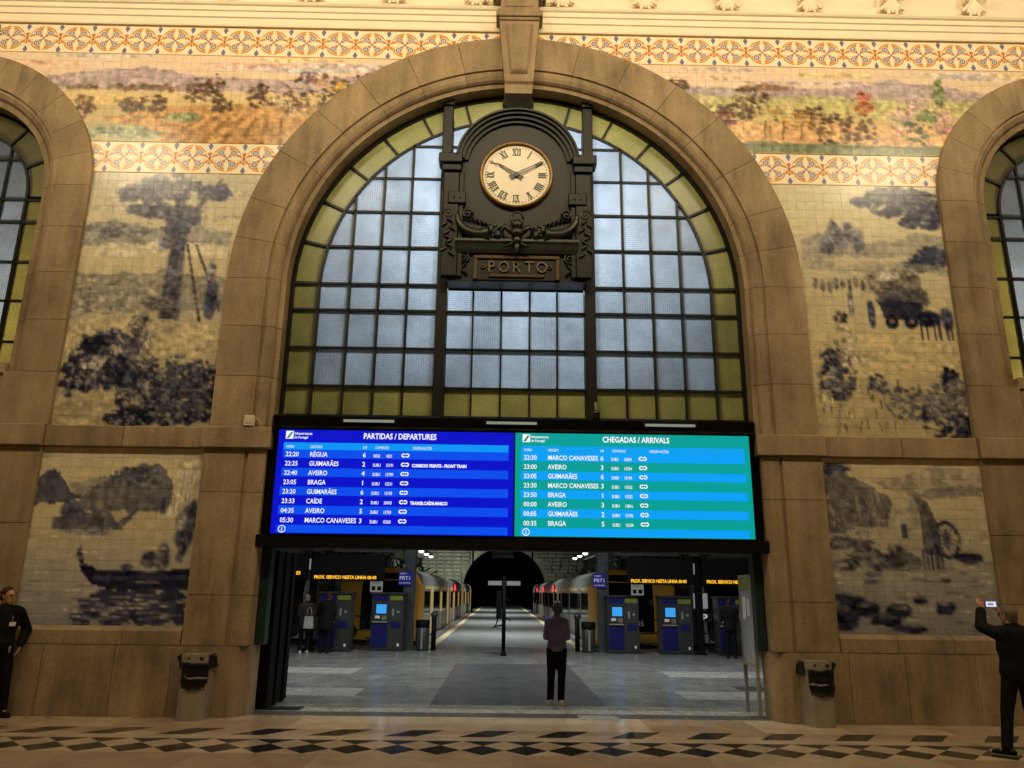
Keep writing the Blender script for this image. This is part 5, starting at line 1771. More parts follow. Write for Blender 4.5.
# footbridge-like gantry far down the platform
gb = thing('gantry', (0, 60, 0), 'dark steel gantry with pale panels over the platform far down the tracks', 'gantry')
for k in range(2):
    MB().box(-1.0, 1.0, -0.1, 0.1, 4.75 + 0.4 * k, 5.05 + 0.4 * k).build('panel', simple('blue_grey_panel', (70, 80, 98), 0.5), gb)
for s in (-1, 1):
    MB().box(s * 2.7 - 0.08, s * 2.7 + 0.08, -0.08, 0.08, 0, 5.7).build('post', M['black'], gb)
MB().box(-2.8, 2.8, -0.08, 0.08, 5.5, 5.7).build('beam', M['dark_steel'], gb)

# outer canopies on lattice posts, with bright lamps under them
EM_LAMP = emit('lamp_white', (240, 250, 245), 3.0)
for s in (-1, 1):
    nm = 'left' if s < 0 else 'right'
    for k in range(6):
        y = 19 + 7 * k
        c = thing('canopy_post', (s * 6.65, y, -1.0), 'dark green steel canopy post number %s from the passage beside the %s tracks' % (['one', 'two', 'three', 'four', 'five', 'six'][k], nm), 'post', 'canopy posts along the tracks')
        MB().box(-0.11, 0.11, -0.11, 0.11, 0, 4.6, 0.01).build('shaft', M['green_steel'], c)
        br_ = MB()
        for q in (-1, 1):
            br_.tube([(0, 0, 3.4), (q * 0.5, 0, 4.0), (q * 1.3, 0, 4.4)], 0.05, 6)
            br_.tube([(0, q * 0.1, 3.2), (0, q * 1.2, 4.1), (0, q * 2.6, 4.5)], 0.05, 6)
        br_.build('bracket', M['green_steel'], c)
    cb = thing('canopy_beam', (s * 6.65, 36, 3.6), 'long dark lattice beam on the canopy posts at %s' % nm, 'beam')
    mb = MB(); mb.box(-0.08, 0.08, -18, 18, 0, 0.12); MBt = mb
    mb.box(-0.08, 0.08, -18, 18, 0.7, 0.82)
    mb.build('chord', M['green_steel'], cb)
    lt_ = MB()
    for k in range(36):
        lt_.box(-0.04, 0.04, -18 + k, -17.92 + k, 0.12, 0.7)
    lt_.build('lattice', M['green_steel'], cb)
    for k in range(7):
        y = 29 + 4.0 * k
        lp = thing('shed_lamp', (s * 5.9, y, 4.55), '%s white shed lamp from the passage under the %s canopy' % (['nearest', 'second', 'third', 'fourth', 'fifth', 'sixth', 'farthest'][k], nm), 'lamp', 'shed lamps')
        MB().lathe([(0.05, 0.16), (0.12, 0.14), (0.26, 0.0), (0.24, -0.02)], (0, 0, 0), 12).build('lamp_hood', M['dark_steel'], lp)
        MB().sph((0, 0, -0.04), 0.2, 0.2, 0.14, 10, 6).build('lamp_globe', EM_LAMP, lp)
        MB().tube([(0, 0, 0.15), (s * 0.3, 0, 0.35), (s * 0.75, 0, 0.3)], 0.03, 6).build('lamp_arm', M['dark_steel'], lp)

# ------------------------------------------------------------------ trains
M['t_grey'] = simple('train_grey', (122, 124, 120), 0.38, 0.1, var=0.06, scale=1)
M['t_yellow'] = simple('train_yellow', (190, 138, 34), 0.35, var=0.06, scale=1)
M['t_cream'] = simple('train_cream', (196, 176, 116), 0.4, var=0.06, scale=1)
M['t_white'] = simple('train_white', (176, 180, 182), 0.4, var=0.06, scale=1)
M['t_under'] = simple('train_underframe', (22, 22, 22), 0.7)
EM_RED = emit('red_reflection_glow', (255, 40, 60), 2.2)
EM_WARMWIN = emit('lit_train_window', (205, 170, 110), 0.55)


def train(label, loc, body, front, number, cars, lit, side):
    t = thing('train', loc, label, 'train')
    z0, z1 = -0.15, 2.56
    hw = 1.52
    LC = 17.0
    sec = [(-hw, z0), (hw, z0), (hw, 1.95), (hw - 0.08, 2.3), (hw - 0.35, 2.5), (hw - 0.8, z1), (-hw + 0.8, z1), (-hw + 0.35, 2.5), (-hw + 0.08, 2.3), (-hw, 1.95)]
    for c in range(cars):
        ya, yb = c * LC + (1.0 if c == 0 else 0.25), (c + 1) * LC - 0.25
        car = MB().prism(sec, ya, yb).build('car_body', M[body], t)
        MB().box(-hw + 0.15, hw - 0.15, ya + 0.6, yb - 0.6, -0.85, z0).build('underframe', M['t_under'], car)
        if c:
            MB().box(-hw + 0.3, hw - 0.3, ya - 0.5, ya, 0.0, 2.3).build('gangway', M['t_under'], car)
        for s in (-1, 1):
            e = s * hw
            MB().box(min(e, e + s * 0.012), max(e, e + s * 0.012), ya + 0.5, yb - 0.5, 0.80, 1.72).build('window_band', M['glass_dark'], car)
            MB().box(min(e, e + s * 0.010), max(e, e + s * 0.010), ya + 0.02, ya + 0.7, z0 + 0.02, 1.94).build('end_stripe', M[front], car)
            MB().box(min(e, e + s * 0.014), max(e, e + s * 0.014), ya + 0.7, yb - 0.7, 1.80, 1.93).build('cant_stripe', M['t_cream'], car)
            for d in (3.2, 8.4, 13.4):
                y = ya + d
                dd = MB().box(min(e, e + s * 0.03), max(e, e + s * 0.03), y, y + 1.3, 0.0, 1.92, 0.008).build('door', M['t_cream' if lit else body], car)
                for q in (0.12, 0.72):
                    MB().box(min(e + s * 0.02, e + s * 0.04), max(e + s * 0.02, e + s * 0.04), y + q, y + q + 0.46, 0.75, 1.7, 0.006).build('door_window', EM_WARMWIN if lit and s == side else M['glass_dark'], dd)
    # cab: sloping yellow mask with black windscreen
    cab = MB()
    f = []
    rings = [(0.0, 0.86, 0.15, 1.55), (0.22, 0.95, 0.1, 2.1), (0.62, 0.985, 0.0, 2.42), (1.02, 1.0, 0.0, z1)]
    for y, k, dz, zt in rings:
        f.append([(-hw * k, y, z0 + dz), (hw * k, y, z0 + dz), (hw * k, y, min(zt, 1.95)), (hw * k * 0.75, y, zt), (-hw * k * 0.75, y, zt), (-hw * k, y, min(zt, 1.95))])
    vs = [q for r_ in f for q in r_]
    fs = [tuple(reversed(range(6)))]
    for i in range(3):
        for k in range(6):
            fs.append((i * 6 + k, i * 6 + (k + 1) % 6, (i + 1) * 6 + (k + 1) % 6, (i + 1) * 6 + k))
    fs.append(tuple(18 + k for k in range(6)))
    cb = cab.add(vs, fs).build('cab', M[front], t)
    sh = MB()
    m_ = -side
    xl, xr = (-1.25, 0.62) if m_ > 0 else (-0.62, 1.25)
    scr = [(xl, -0.012, 0.36), (xr, -0.012, 0.36), (xr, -0.012, 1.52), (xl, -0.012, 1.52), (xr, 0.205, 2.08), (xl, 0.205, 2.08), (xr, 0.5, 2.37), (xl, 0.5, 2.37)]
    sh.add([(a, b, c) for a, b, c in scr] + [(a, b + 0.02, c) for a, b, c in scr], [(0, 1, 2, 3), (3, 2, 4, 5), (5, 4, 6, 7), (8, 11, 10, 9), (11, 13, 12, 10), (13, 15, 14, 12), (0, 8, 9, 1), (7, 6, 14, 15)])
    sh.build('windscreen', M['glass_dark'], cb)
    for s in (-1, 1):
        MB().box(s * 1.14 - 0.12, s * 1.14 + 0.12, -0.02, 0.05, 1.25, 1.45, 0.01).build('headlight', M['glass_dark'], cb)
        MB().lathe([(0.0, -0.02), (0.22, -0.02), (0.25, 0.0), (0.25, 0.05)], (s * 0.95, -0.005, 0.28), 18, 'y').build('buffer', M['t_under'], cb)
    MB().box(-0.35, 0.35, -0.3, 0.3, -0.35, 0.1, 0.03).build('coupler', M['t_under'], cb)
    MB().box(-1.3, 1.3, 0.05, 1.0, -0.75, -0.1, 0.05).build('snowplough', M['t_under'], cb)
    if number:
        tx = MB(); add_text(tx, number, 0.0, -0.016, 0.62, 0.26, 'CENTER')
        tx.build('number', M['white'], cb)
    return t


RT = train('grey and yellow commuter train standing on the track right of the platform', (4.62, 16.6, 0), 't_grey', 't_yellow', '3405', 3, False, -1)
LTn = train('grey and yellow commuter train with lit doors on the track left of the platform', (-4.62, 17.6, 0), 't_grey', 't_yellow', '3411', 3, True, 1)
train('pale grey train on the outer right track behind the ticket machines', (8.75, 18.2, 0), 't_white', 't_white', '', 2, False, -1)
train('pale grey train on the outer left track behind the ticket machines', (-8.75, 18.2, 0), 't_white', 't_white', '', 2, False, 1)
for tr_, s_, ys_ in ((RT, -1, (20.0, 31.0, 41.0)), (LTn, 1, (20.5,))):  # added glowing shapes stand for red signals reflected in the train sides
    for y in ys_:
        MB().box(min(s_ * 1.52, s_ * 1.58), max(s_ * 1.52, s_ * 1.58), y - 0.6, y + 0.6, 1.74, 2.2, 0.02).build('side_lamp_case', M['black'], tr_)
        MB().sph((s_ * 1.58, y, 1.97), 0.07, 0.5, 0.2, 10, 8).build('red_reflection', EM_RED, tr_)
        d = bpy.data.lights.new('signal_glow', 'POINT'); d.energy = 1.5; d.color = (1, 0.1, 0.15); d.shadow_soft_size = 0.2  # added red point light beside each glow, no signal is built here
        lo = bpy.data.objects.new('signal_glow', d); col.objects.link(lo)
        lo.location = (tr_.location.x + s_ * 2.05, tr_.location.y + y, 1.95)

# ------------------------------------------------------------------ concourse furniture
M['navy'] = simple('navy_panel', (12, 14, 84), 0.4, var=0.08)
M['mach'] = simple('machine_grey', (54, 54, 52), 0.45, 0.2, var=0.1)
M['mach_dark'] = simple('machine_dark', (34, 34, 34), 0.5)
M['mach_green'] = simple('machine_green', (108, 118, 40), 0.5)
EM_SCR = emit('machine_screen', (60, 160, 235), 1.0)
EM_SCR2 = emit('machine_screen_teal', (60, 210, 200), 1.0)
M['sign_blue'] = emit('sign_blue', (34, 34, 128), 0.55)
EM_AMBER = emit('led_amber', (255, 190, 40), 1.3)


def machine(label, x, y, scr):
    t = thing('ticket_machine', (x, y, 0), label, 'ticket machine', 'ticket machines in the concourse')
    MB().box(-0.48, 0.48, 0, 0.55, 0.06, 1.62, 0.015).build('body', M['mach'], t)
    MB().box(-0.50, 0.50, -0.03, 0.57, 0, 0.07, 0.008).build('base', M['mach_dark'], t)
    MB().box(-0.52, 0.52, -0.05, 0.56, 1.60, 1.67, 0.01).build('hood', M['mach_dark'], t)
    MB().box(-0.44, 0.02, -0.012, 0.01, 0.12, 0.80).build('lower_panel', M['navy'], t)
    MB().box(-0.44, 0.02, -0.012, 0.01, 1.42, 1.58).build('header_panel', M['navy'], t)
    MB().box(0.06, 0.44, -0.012, 0.01, 1.44, 1.58).build('status_panel', M['mach_green'], t)
    MB().box(-0.44, 0.02, -0.014, 0.0, 0.84, 1.36).build('screen_surround', M['mach_dark'], t)
    MB().box(-0.33, -0.03, -0.022, -0.012, 1.06, 1.32).build('screen', scr, t)
    MB().box(-0.43, 0.01, -0.06, 0.0, 0.80, 0.84, 0.005).build('ledge', M['steel'], t)
    kp = MB()
    for i in range(3):
        for j in range(3):
            kp.box(-0.16 + i * 0.05, -0.12 + i * 0.05, -0.022, -0.012, 0.88 + j * 0.045, 0.915 + j * 0.045)
    kp.build('keypad', M['steel'], t)
    MB().box(-0.36, -0.22, -0.022, -0.012, 0.92, 1.0).build('card_reader', M['white'], t)
    MB().box(0.10, 0.40, -0.014, 0.0, 0.86, 1.30).build('coin_panel', M['dark_steel'], t)
    MB().box(0.14, 0.20, -0.022, -0.012, 1.0, 1.2).box(0.28, 0.36, -0.022, -0.012, 1.08, 1.14).build('slot', M['steel'], t)
    MB().box(0.12, 0.40, -0.014, 0.0, 0.66, 0.82).build('tray', M['navy'], t)
    MB().box(0.32, 0.38, -0.014, 0.0, 0.14, 0.22).build('lock', M['white'], t)
    return t


machine('ticket machine with blue screen beside the left pillar', -3.52, 12.3, EM_SCR)
machine('ticket machine with teal screen used by the two people', -5.0, 11.9, EM_SCR2)
machine('ticket machine partly hidden behind the black gate at far left', -7.0, 11.9, EM_SCR)
machine('ticket machine with blue screen beside the right pillar', 3.52, 12.5, EM_SCR)
machine('ticket machine with blue screen, second to the right of the right pillar', 5.08, 12.3, EM_SCR)
machine('ticket machine at far right with a person standing before it', 6.75, 12.1, EM_SCR)

for s, nm in ((-1, 'left'), (1, 'right')):
    pl = thing('pillar', (s * 2.98, 13.0, 0), 'square grey steel pillar at the %s end of the platform' % nm, 'pillar')
    MB().box(-0.17, 0.17, -0.17, 0.17, 0.0, 8.4, 0.01).build('shaft', M['dark_steel'], pl)
    MB().box(-0.22, 0.22, -0.22, 0.22, 0.0, 0.12, 0.01).build('foot', M['dark_steel'], pl)
    sg = thing('platform_sign', (s * 2.98 - 0.12, 12.8, 1.88), 'small blue PRT1 sign on the %s pillar' % nm, 'sign')
    MB().box(-0.2, 0.2, -0.02, 0.02, 0, 0.42, 0.005).build('plate', M['sign_blue'], sg)
    tx = MB(); add_text(tx, 'PRT1', 0, -0.022, 0.16, 0.16, 'CENTER'); add_text(tx, 'ACESSO', -0.16, -0.022, 0.33, 0.06); add_text(tx, 'PLATAFORMA', 0, -0.022, 0.05, 0.055, 'CENTER')
    tx.build('lettering', emit('sign_white', (190, 195, 215), 0.8), sg)
    nt = thing('notice', (s * 2.98 + (-0.95 if s < 0 else 1.0), 12.55, 1.67), 'white paper notice standing on the ticket machine by the %s pillar' % nm, 'notice')
    MB().box(-0.19, 0.19, 0, 0.015, 0.0, 0.46).build('sheet', emit('glowing_paper', (150, 150, 145), 0.5), nt)  # paper sheet with an even emission of its own
    q = MB()
    for k in range(3):
        q.box(-0.14, 0.1, -0.003, 0.0, 0.36 - 0.05 * k, 0.38 - 0.05 * k)
    q.box(-0.14, -0.03, -0.003, 0, 0.05, 0.17).box(0.03, 0.15, -0.003, 0, 0.05, 0.17)
    q.build('print', M['mach_dark'], nt)
    bn = thing('litter_bin', (s * 2.5 - (0 if s < 0 else 0), 12.75, 0), 'dark litter bin with steel front beside the %s pillar' % nm, 'bin')
    MB().lathe([(0.17, 0.0), (0.2, 0.05), (0.2, 0.72), (0.18, 0.74)], (0, 0, 0), 16).build('bin_body', M['dark_steel'], bn)
    MB().lathe([(0.205, 0.66), (0.215, 0.7), (0.215, 0.86), (0.19, 0.88)], (0, 0, 0), 16).build('rim', M['black'], bn)
    MB().box(-0.03, 0.03, -0.215, -0.19, 0.05, 0.62, 0.006).build('front_strip', M['steel'], bn)
    bo = thing('bollard', (s * 2.18, 12.95, 0), 'black bollard at the %s platform gate' % nm, 'bollard')
    MB().cyl((0, 0, 0), 0.075, 1.0, 'z', 12).build('post', M['black'], bo)
    MB().sph((0, 0, 1.02), 0.11, 0.11, 0.1, 12, 8).build('cap', M['dark_steel'], bo)
    # railing behind the machines
    for (xa, xb, w) in ((3.95, 4.66, 'between the two ticket machines'), (5.7, 6.2, 'beyond the second ticket machine')):
        rl = thing('railing', (s * (xa + xb) / 2, 13.3, 0), 'dark tube railing %s at %s' % (w, nm), 'railing')
        hw = (xb - xa) / 2 + 0.1
        for z in (0.25, 0.55, 0.95):
            MB().tube([(-hw, 0, z), (hw, 0, z)], 0.025, 6).build('rail', M['dark_steel'], rl)
        for q in (-hw, hw):
            MB().cyl((q, 0, 0), 0.03, 1.0, 'z', 8).build('post', M['dark_steel'], rl)


def led_sign(label, xa, xb, lines, zt):
    c = (xa + xb) / 2
    t = thing('led_sign', (c, 12.0, 1.98), label, 'led sign', 'hanging led signs in the concourse')
    MB().box(xa - c, xb - c, 0, 0.22, 0, 0.76, 0.01).build('case', M['black'], t)
    for k, (txt, x, z, sz) in enumerate(lines):
        m = MB()
        vs, fs = text_mesh(txt, sz, 'LEFT', 0, 0.004)
        wmax = max(v[0] for v in vs)
        m.add([(x + v[0] * (xb - xa - 0.30) / wmax if zt is None else x + v[0], -0.004, z + v[1]) for v in vs], fs)
        m.build('led_text', EM_AMBER, t)
    for q in (xa - c + 0.1, xb - c - 0.1):
        MB().tube([(q, 0.1, 0.75), (q, 0.1, 0.85)], 0.03, 6).build('hanger', M['black'], t)


LT_ = 'PROX. SERVICO NESTA LINHA 00-00'
led_sign('black led sign with one amber line left of the left pillar', -5.78, -3.64, [(LT_, -0.99, 0.06, 0.13)], None)
led_sign('black led sign with stacked amber lines at the far left by the gate', -7.3, -5.92, [('22:25', -0.3, 0.34, 0.15), ('2 GUIMARAES', -0.3, 0.17, 0.13), ('GAIA COMBOIO', -0.62, 0.05, 0.13)], 1)
led_sign('black led sign with one amber line right of the right pillar', 3.62, 5.58, [(LT_, -0.9, 0.06, 0.13)], None)
led_sign('black led sign with one amber line at the far right behind the info stand', 5.86, 7.9, [(LT_, -0.92, 0.06, 0.13)], None)
# hanging frame with loudspeakers
for s, nm in ((-1, 'left'), (1, 'right')):
    fr = thing('sign_gantry', (s * 5.6, 12.1, 2.82), 'dark steel frame carrying the led signs on the %s' % nm, 'gantry')
    for z in (0.0, 0.24):
        MB().box(-2.4, 2.4, -0.05, 0.05, z, z + 0.07).build('beam', M['mach_dark'], fr)
    for q in (-2.2, -1.1, 0, 1.1, 2.2):
        MB().box(q - 0.04, q + 0.04, -0.04, 0.04, 0.07, 0.24).build('stay', M['mach_dark'], fr)
    pp = thing('sign_post', (s * 5.78, 12.28, 0), 'slim black post between the two led signs on the %s' % nm, 'post')
    MB().box(-0.1, 0.1, -0.02, 0.14, 0, 7.8).build('shaft', M['black'], pp)
    MB().box(-0.16, 0.16, -0.04, 0.2, 0, 0.06).build('foot_plate', M['black'], pp)
    for q in (-1, 1):
        MB().box(q * 0.13 - 0.03, q * 0.13 + 0.03, -0.02, 0.06, 2.3, 2.62).build('indicator', emit('grey_glow', (150, 150, 150), 0.6), pp)
    for k, xq in enumerate((5.3, 5.9)):
        sp_ = thing('loudspeaker', (s * xq, 11.80, 2.86), 'small square %s loudspeaker over the %s side of the concourse' % (['inner', 'outer'][k], nm), 'loudspeaker')
        MB().box(-0.14, 0.14, 0, 0.22, 0, 0.2, 0.02).build('cabinet', M['mach'], sp_)
        MB().lathe([(0.03, 0.0), (0.07, -0.012), (0.085, 0.0), (0.085, 0.01)], (0, 0, 0.1), 16, 'y').build('cone', M['white'], sp_)
        MB().box(-0.04, 0.04, 0.2, 0.24, 0.02, 0.2).build('hanger', M['black'], sp_)

# wayfinding post in the middle of the platform
wp = thing('signpost', (-0.07, 11.1, 0), 'slim black signpost with small white arms in the middle of the platform', 'signpost')
MB().cyl((0, 0, 0), 0.09, 0.12, 'z', 12, 0.06).cyl((0, 0, 0.1), 0.055, 1.95, 'z', 10).sph((0, 0, 2.1), 0.06).build('post', M['black'], wp)
for s in (-1, 1):
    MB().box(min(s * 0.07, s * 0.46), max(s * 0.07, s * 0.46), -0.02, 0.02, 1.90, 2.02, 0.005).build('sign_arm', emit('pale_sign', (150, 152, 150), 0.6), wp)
MB().box(-0.22, -0.06, -0.1, 0.1, 1.0, 1.75, 0.02).build('timetable_box', M['black'], wp)
for z, L_ in ((1.28, -0.3), (0.75, -0.32), (1.45, 0.2), (0.95, 0.2)):
    MB().tube([(0, 0, z + 0.08), (L_ * 0.6, 0, z + 0.04), (L_, 0, z)], 0.02, 6).build('hook', M['black'], wp)
MB().tube([(-0.2, 0, 1.26), (-0.16, 0, 1.0), (-0.24, 0, 0.76)], 0.022, 6).build('rod', M['black'], wp)

# operator display on the right and information stand beside the passage
cp = thing('wall_screen', (6.0, 12.9, 0), 'dark kiosk screen with a white cp mark left of the far right machine', 'screen')
MB().box(-0.3, 0.3, 0, 0.2, 0.9, 1.25, 0.01).build('casing', M['mach_dark'], cp)
MB().box(-0.2, 0.2, 0.02, 0.2, 1.3, 1.75, 0.01).build('light_panel', emit('pale_panel', (150, 152, 152), 0.6), cp)
MB().box(-0.03, 0.03, 0.05, 0.12, 0, 0.95).build('stem', M['mach_dark'], cp)
tx = MB(); add_text(tx, 'cp', 0, -0.004, 1.02, 0.26, 'CENTER', 0, 0.006, 1.4)
tx.build('mark', emit('mark_white', (200, 205, 205), 0.8), cp)

ib = thing('information_stand', (3.63, 0.75, 0), 'tall steel framed information stand just inside the right of the passage', 'information stand', rz=R(-93))
for q in (-0.35, 0.35):
    MB().box(q - 0.025, q + 0.025, -0.025, 0.025, 0, 2.0, 0.004).build('leg', M['steel'], ib)
MB().box(-0.35, 0.35, -0.015, 0.015, 0.72, 1.98).build('panel', simple('pale_grey_board', (150, 150, 152), 0.3), ib)
MB().box(-0.36, 0.36, -0.03, 0.03, 0.68, 0.73, 0.004).build('bottom_rail', M['steel'], ib)
MB().box(-0.33, 0.33, -0.022, 0.022, 1.78, 1.97).build('header', simple('olive_header', (128, 128, 60), 0.4), ib)
MB().box(-0.2, 0.0, -0.022, 0.022, 1.35, 1.68).box(0.06, 0.22, -0.022, 0.022, 1.4, 1.65).build('leaflet', M['paper'], ib)
MB().box(-0.36, 0.36, -0.03, 0.03, 1.97, 2.01, 0.004).build('top_rail', M['steel'], ib)


# bins against the hall wall
def hall_bin(label, x, y, rz):
    t = thing('litter_bin', (x, y, 0), label, 'bin', rz=rz)
    MB().prism([(-0.2, 0.16), (-0.17, -0.12), (-0.10, -0.17), (0.10, -0.17), (0.17, -0.12), (0.2, 0.16)], 0.0, 0.80, 'z').build('bin_body', M['steel'], t)
    MB().prism([(-0.215, 0.165), (-0.18, -0.13), (-0.10, -0.185), (0.10, -0.185), (0.18, -0.13), (0.215, 0.165)], 0.74, 0.84, 'z').build('top', M['steel'], t)
    b = MB()
    for s in (-1, 1):
        b.add([(s * 0.20, -0.13, 0.84), (s * 0.27, -0.05, 0.80), (s * 0.25, 0.12, 0.66), (s * 0.19, -0.12, 0.64), (s * 0.19, 0.1, 0.85), (s * 0.19, 0.14, 0.64)],
              [(0, 1, 4), (1, 2, 5, 4), (0, 3, 2, 1), (3, 5, 2), (0, 4, 5, 3)])
    b.build('bag_corner', M['bag'], t)
    n = 14
    bag = MB()
    vs = []
    for r_, (z, d) in enumerate(((0.74, -0.19), (0.70, -0.215), (0.60, -0.21), (0.56, -0.19), (0.55, -0.20), (0.50, -0.225), (0.42, -0.215), (0.39, -0.19))):
        for k in range(n):
            u = k / (n - 1) * 2 - 1
            w = 0.17 - (0.02 if z < 0.5 else 0)
            yy = d * (1 - 0.25 * u * u) + 0.004 * math.sin(k * 2.3 + r_)
            vs.append((u * w + 0.02, yy, z + 0.005 * math.sin(k * 0.9)))
    fs = [(r_ * n + k, r_ * n + k + 1, (r_ + 1) * n + k + 1, (r_ + 1) * n + k) for r_ in range(7) for k in range(n - 1)]
    m0 = len(vs)
    vs2 = vs + [(x_, y_ + 0.06, z_) for x_, y_, z_ in vs]
    fs2 = fs + [tuple(m0 + i for i in reversed(f)) for f in fs]
    bag.add(vs2, fs2, True).build('bag', M['bag'], t)
    MB().cyl((-0.06, -0.19, 0.79), 0.018, 0.01, 'y', 10).box(0.08, 0.13, -0.19, -0.18, 0.765, 0.81).build('badge', M['mach_dark'], t)
    return t


hall_bin('steel litter bin with black bag against the wall left of the passage', -4.32, -0.30, R(4))
hall_bin('steel litter bin with black bag against the wall right of the passage', 4.20, -0.30, R(-6))
# ------------------------------------------------------------------ people
SKIN = simple('skin', (176, 128, 100), 0.55, var=0.06)


def remesh(mb, voxel, iters=4):
    me = mb.mesh('tmp')
    o = bpy.data.objects.new('tmp', me)
    col.objects.link(o)
    m = o.modifiers.new('r', 'REMESH'); m.mode = 'VOXEL'; m.voxel_size = voxel; m.use_smooth_shade = True
    if iters:
        s = o.modifiers.new('s', 'SMOOTH'); s.factor = 0.5; s.iterations = iters
    dg = bpy.context.evaluated_depsgraph_get()
    out = bpy.data.meshes.new_from_object(o.evaluated_get(dg))
    bpy.data.objects.remove(o); bpy.data.meshes.remove(me)
    out.polygons.foreach_set('use_smooth', [True] * len(out.polygons))
    return out


def hand(mb, w, d, side, curl, k=1.0):
    """palm and five fingers; w wrist, d pointing direction, side from little finger to index"""
    w, d, side = Vector(w), Vector(d).normalized(), Vector(side).normalized()
    n = d.cross(side).normalized()
    for q in (-0.026, -0.009, 0.009, 0.026):
        mb.cap(w + d * 0.015 * k, w + d * 0.085 * k + side * q * k, 0.018 * k, 0.013 * k, n=8)
    for q, L_ in ((-0.029, 0.055), (-0.010, 0.072), (0.010, 0.078), (0.029, 0.070)):
        p = w + d * 0.085 * k + side * q * k
        a = 0.0
        for seg in (0.45, 0.32, 0.23):
            a += curl
            dd = d * math.cos(a) + n * math.sin(a)
            e = p + dd * L_ * seg * k
            mb.cap(p, e, 0.0095 * k, 0.0082 * k, n=7)
            p = e
    p = w + d * 0.03 * k + side * 0.026 * k
    for L_, a in ((0.04, 0.75), (0.032, 0.5), (0.025, 0.35)):
        dd = (d * math.cos(a) + side * math.sin(a) + n * 0.35).normalized()
        e = p + dd * L_ * k
        mb.cap(p, e, 0.0115 * k, 0.0095 * k, n=7)
        p = e


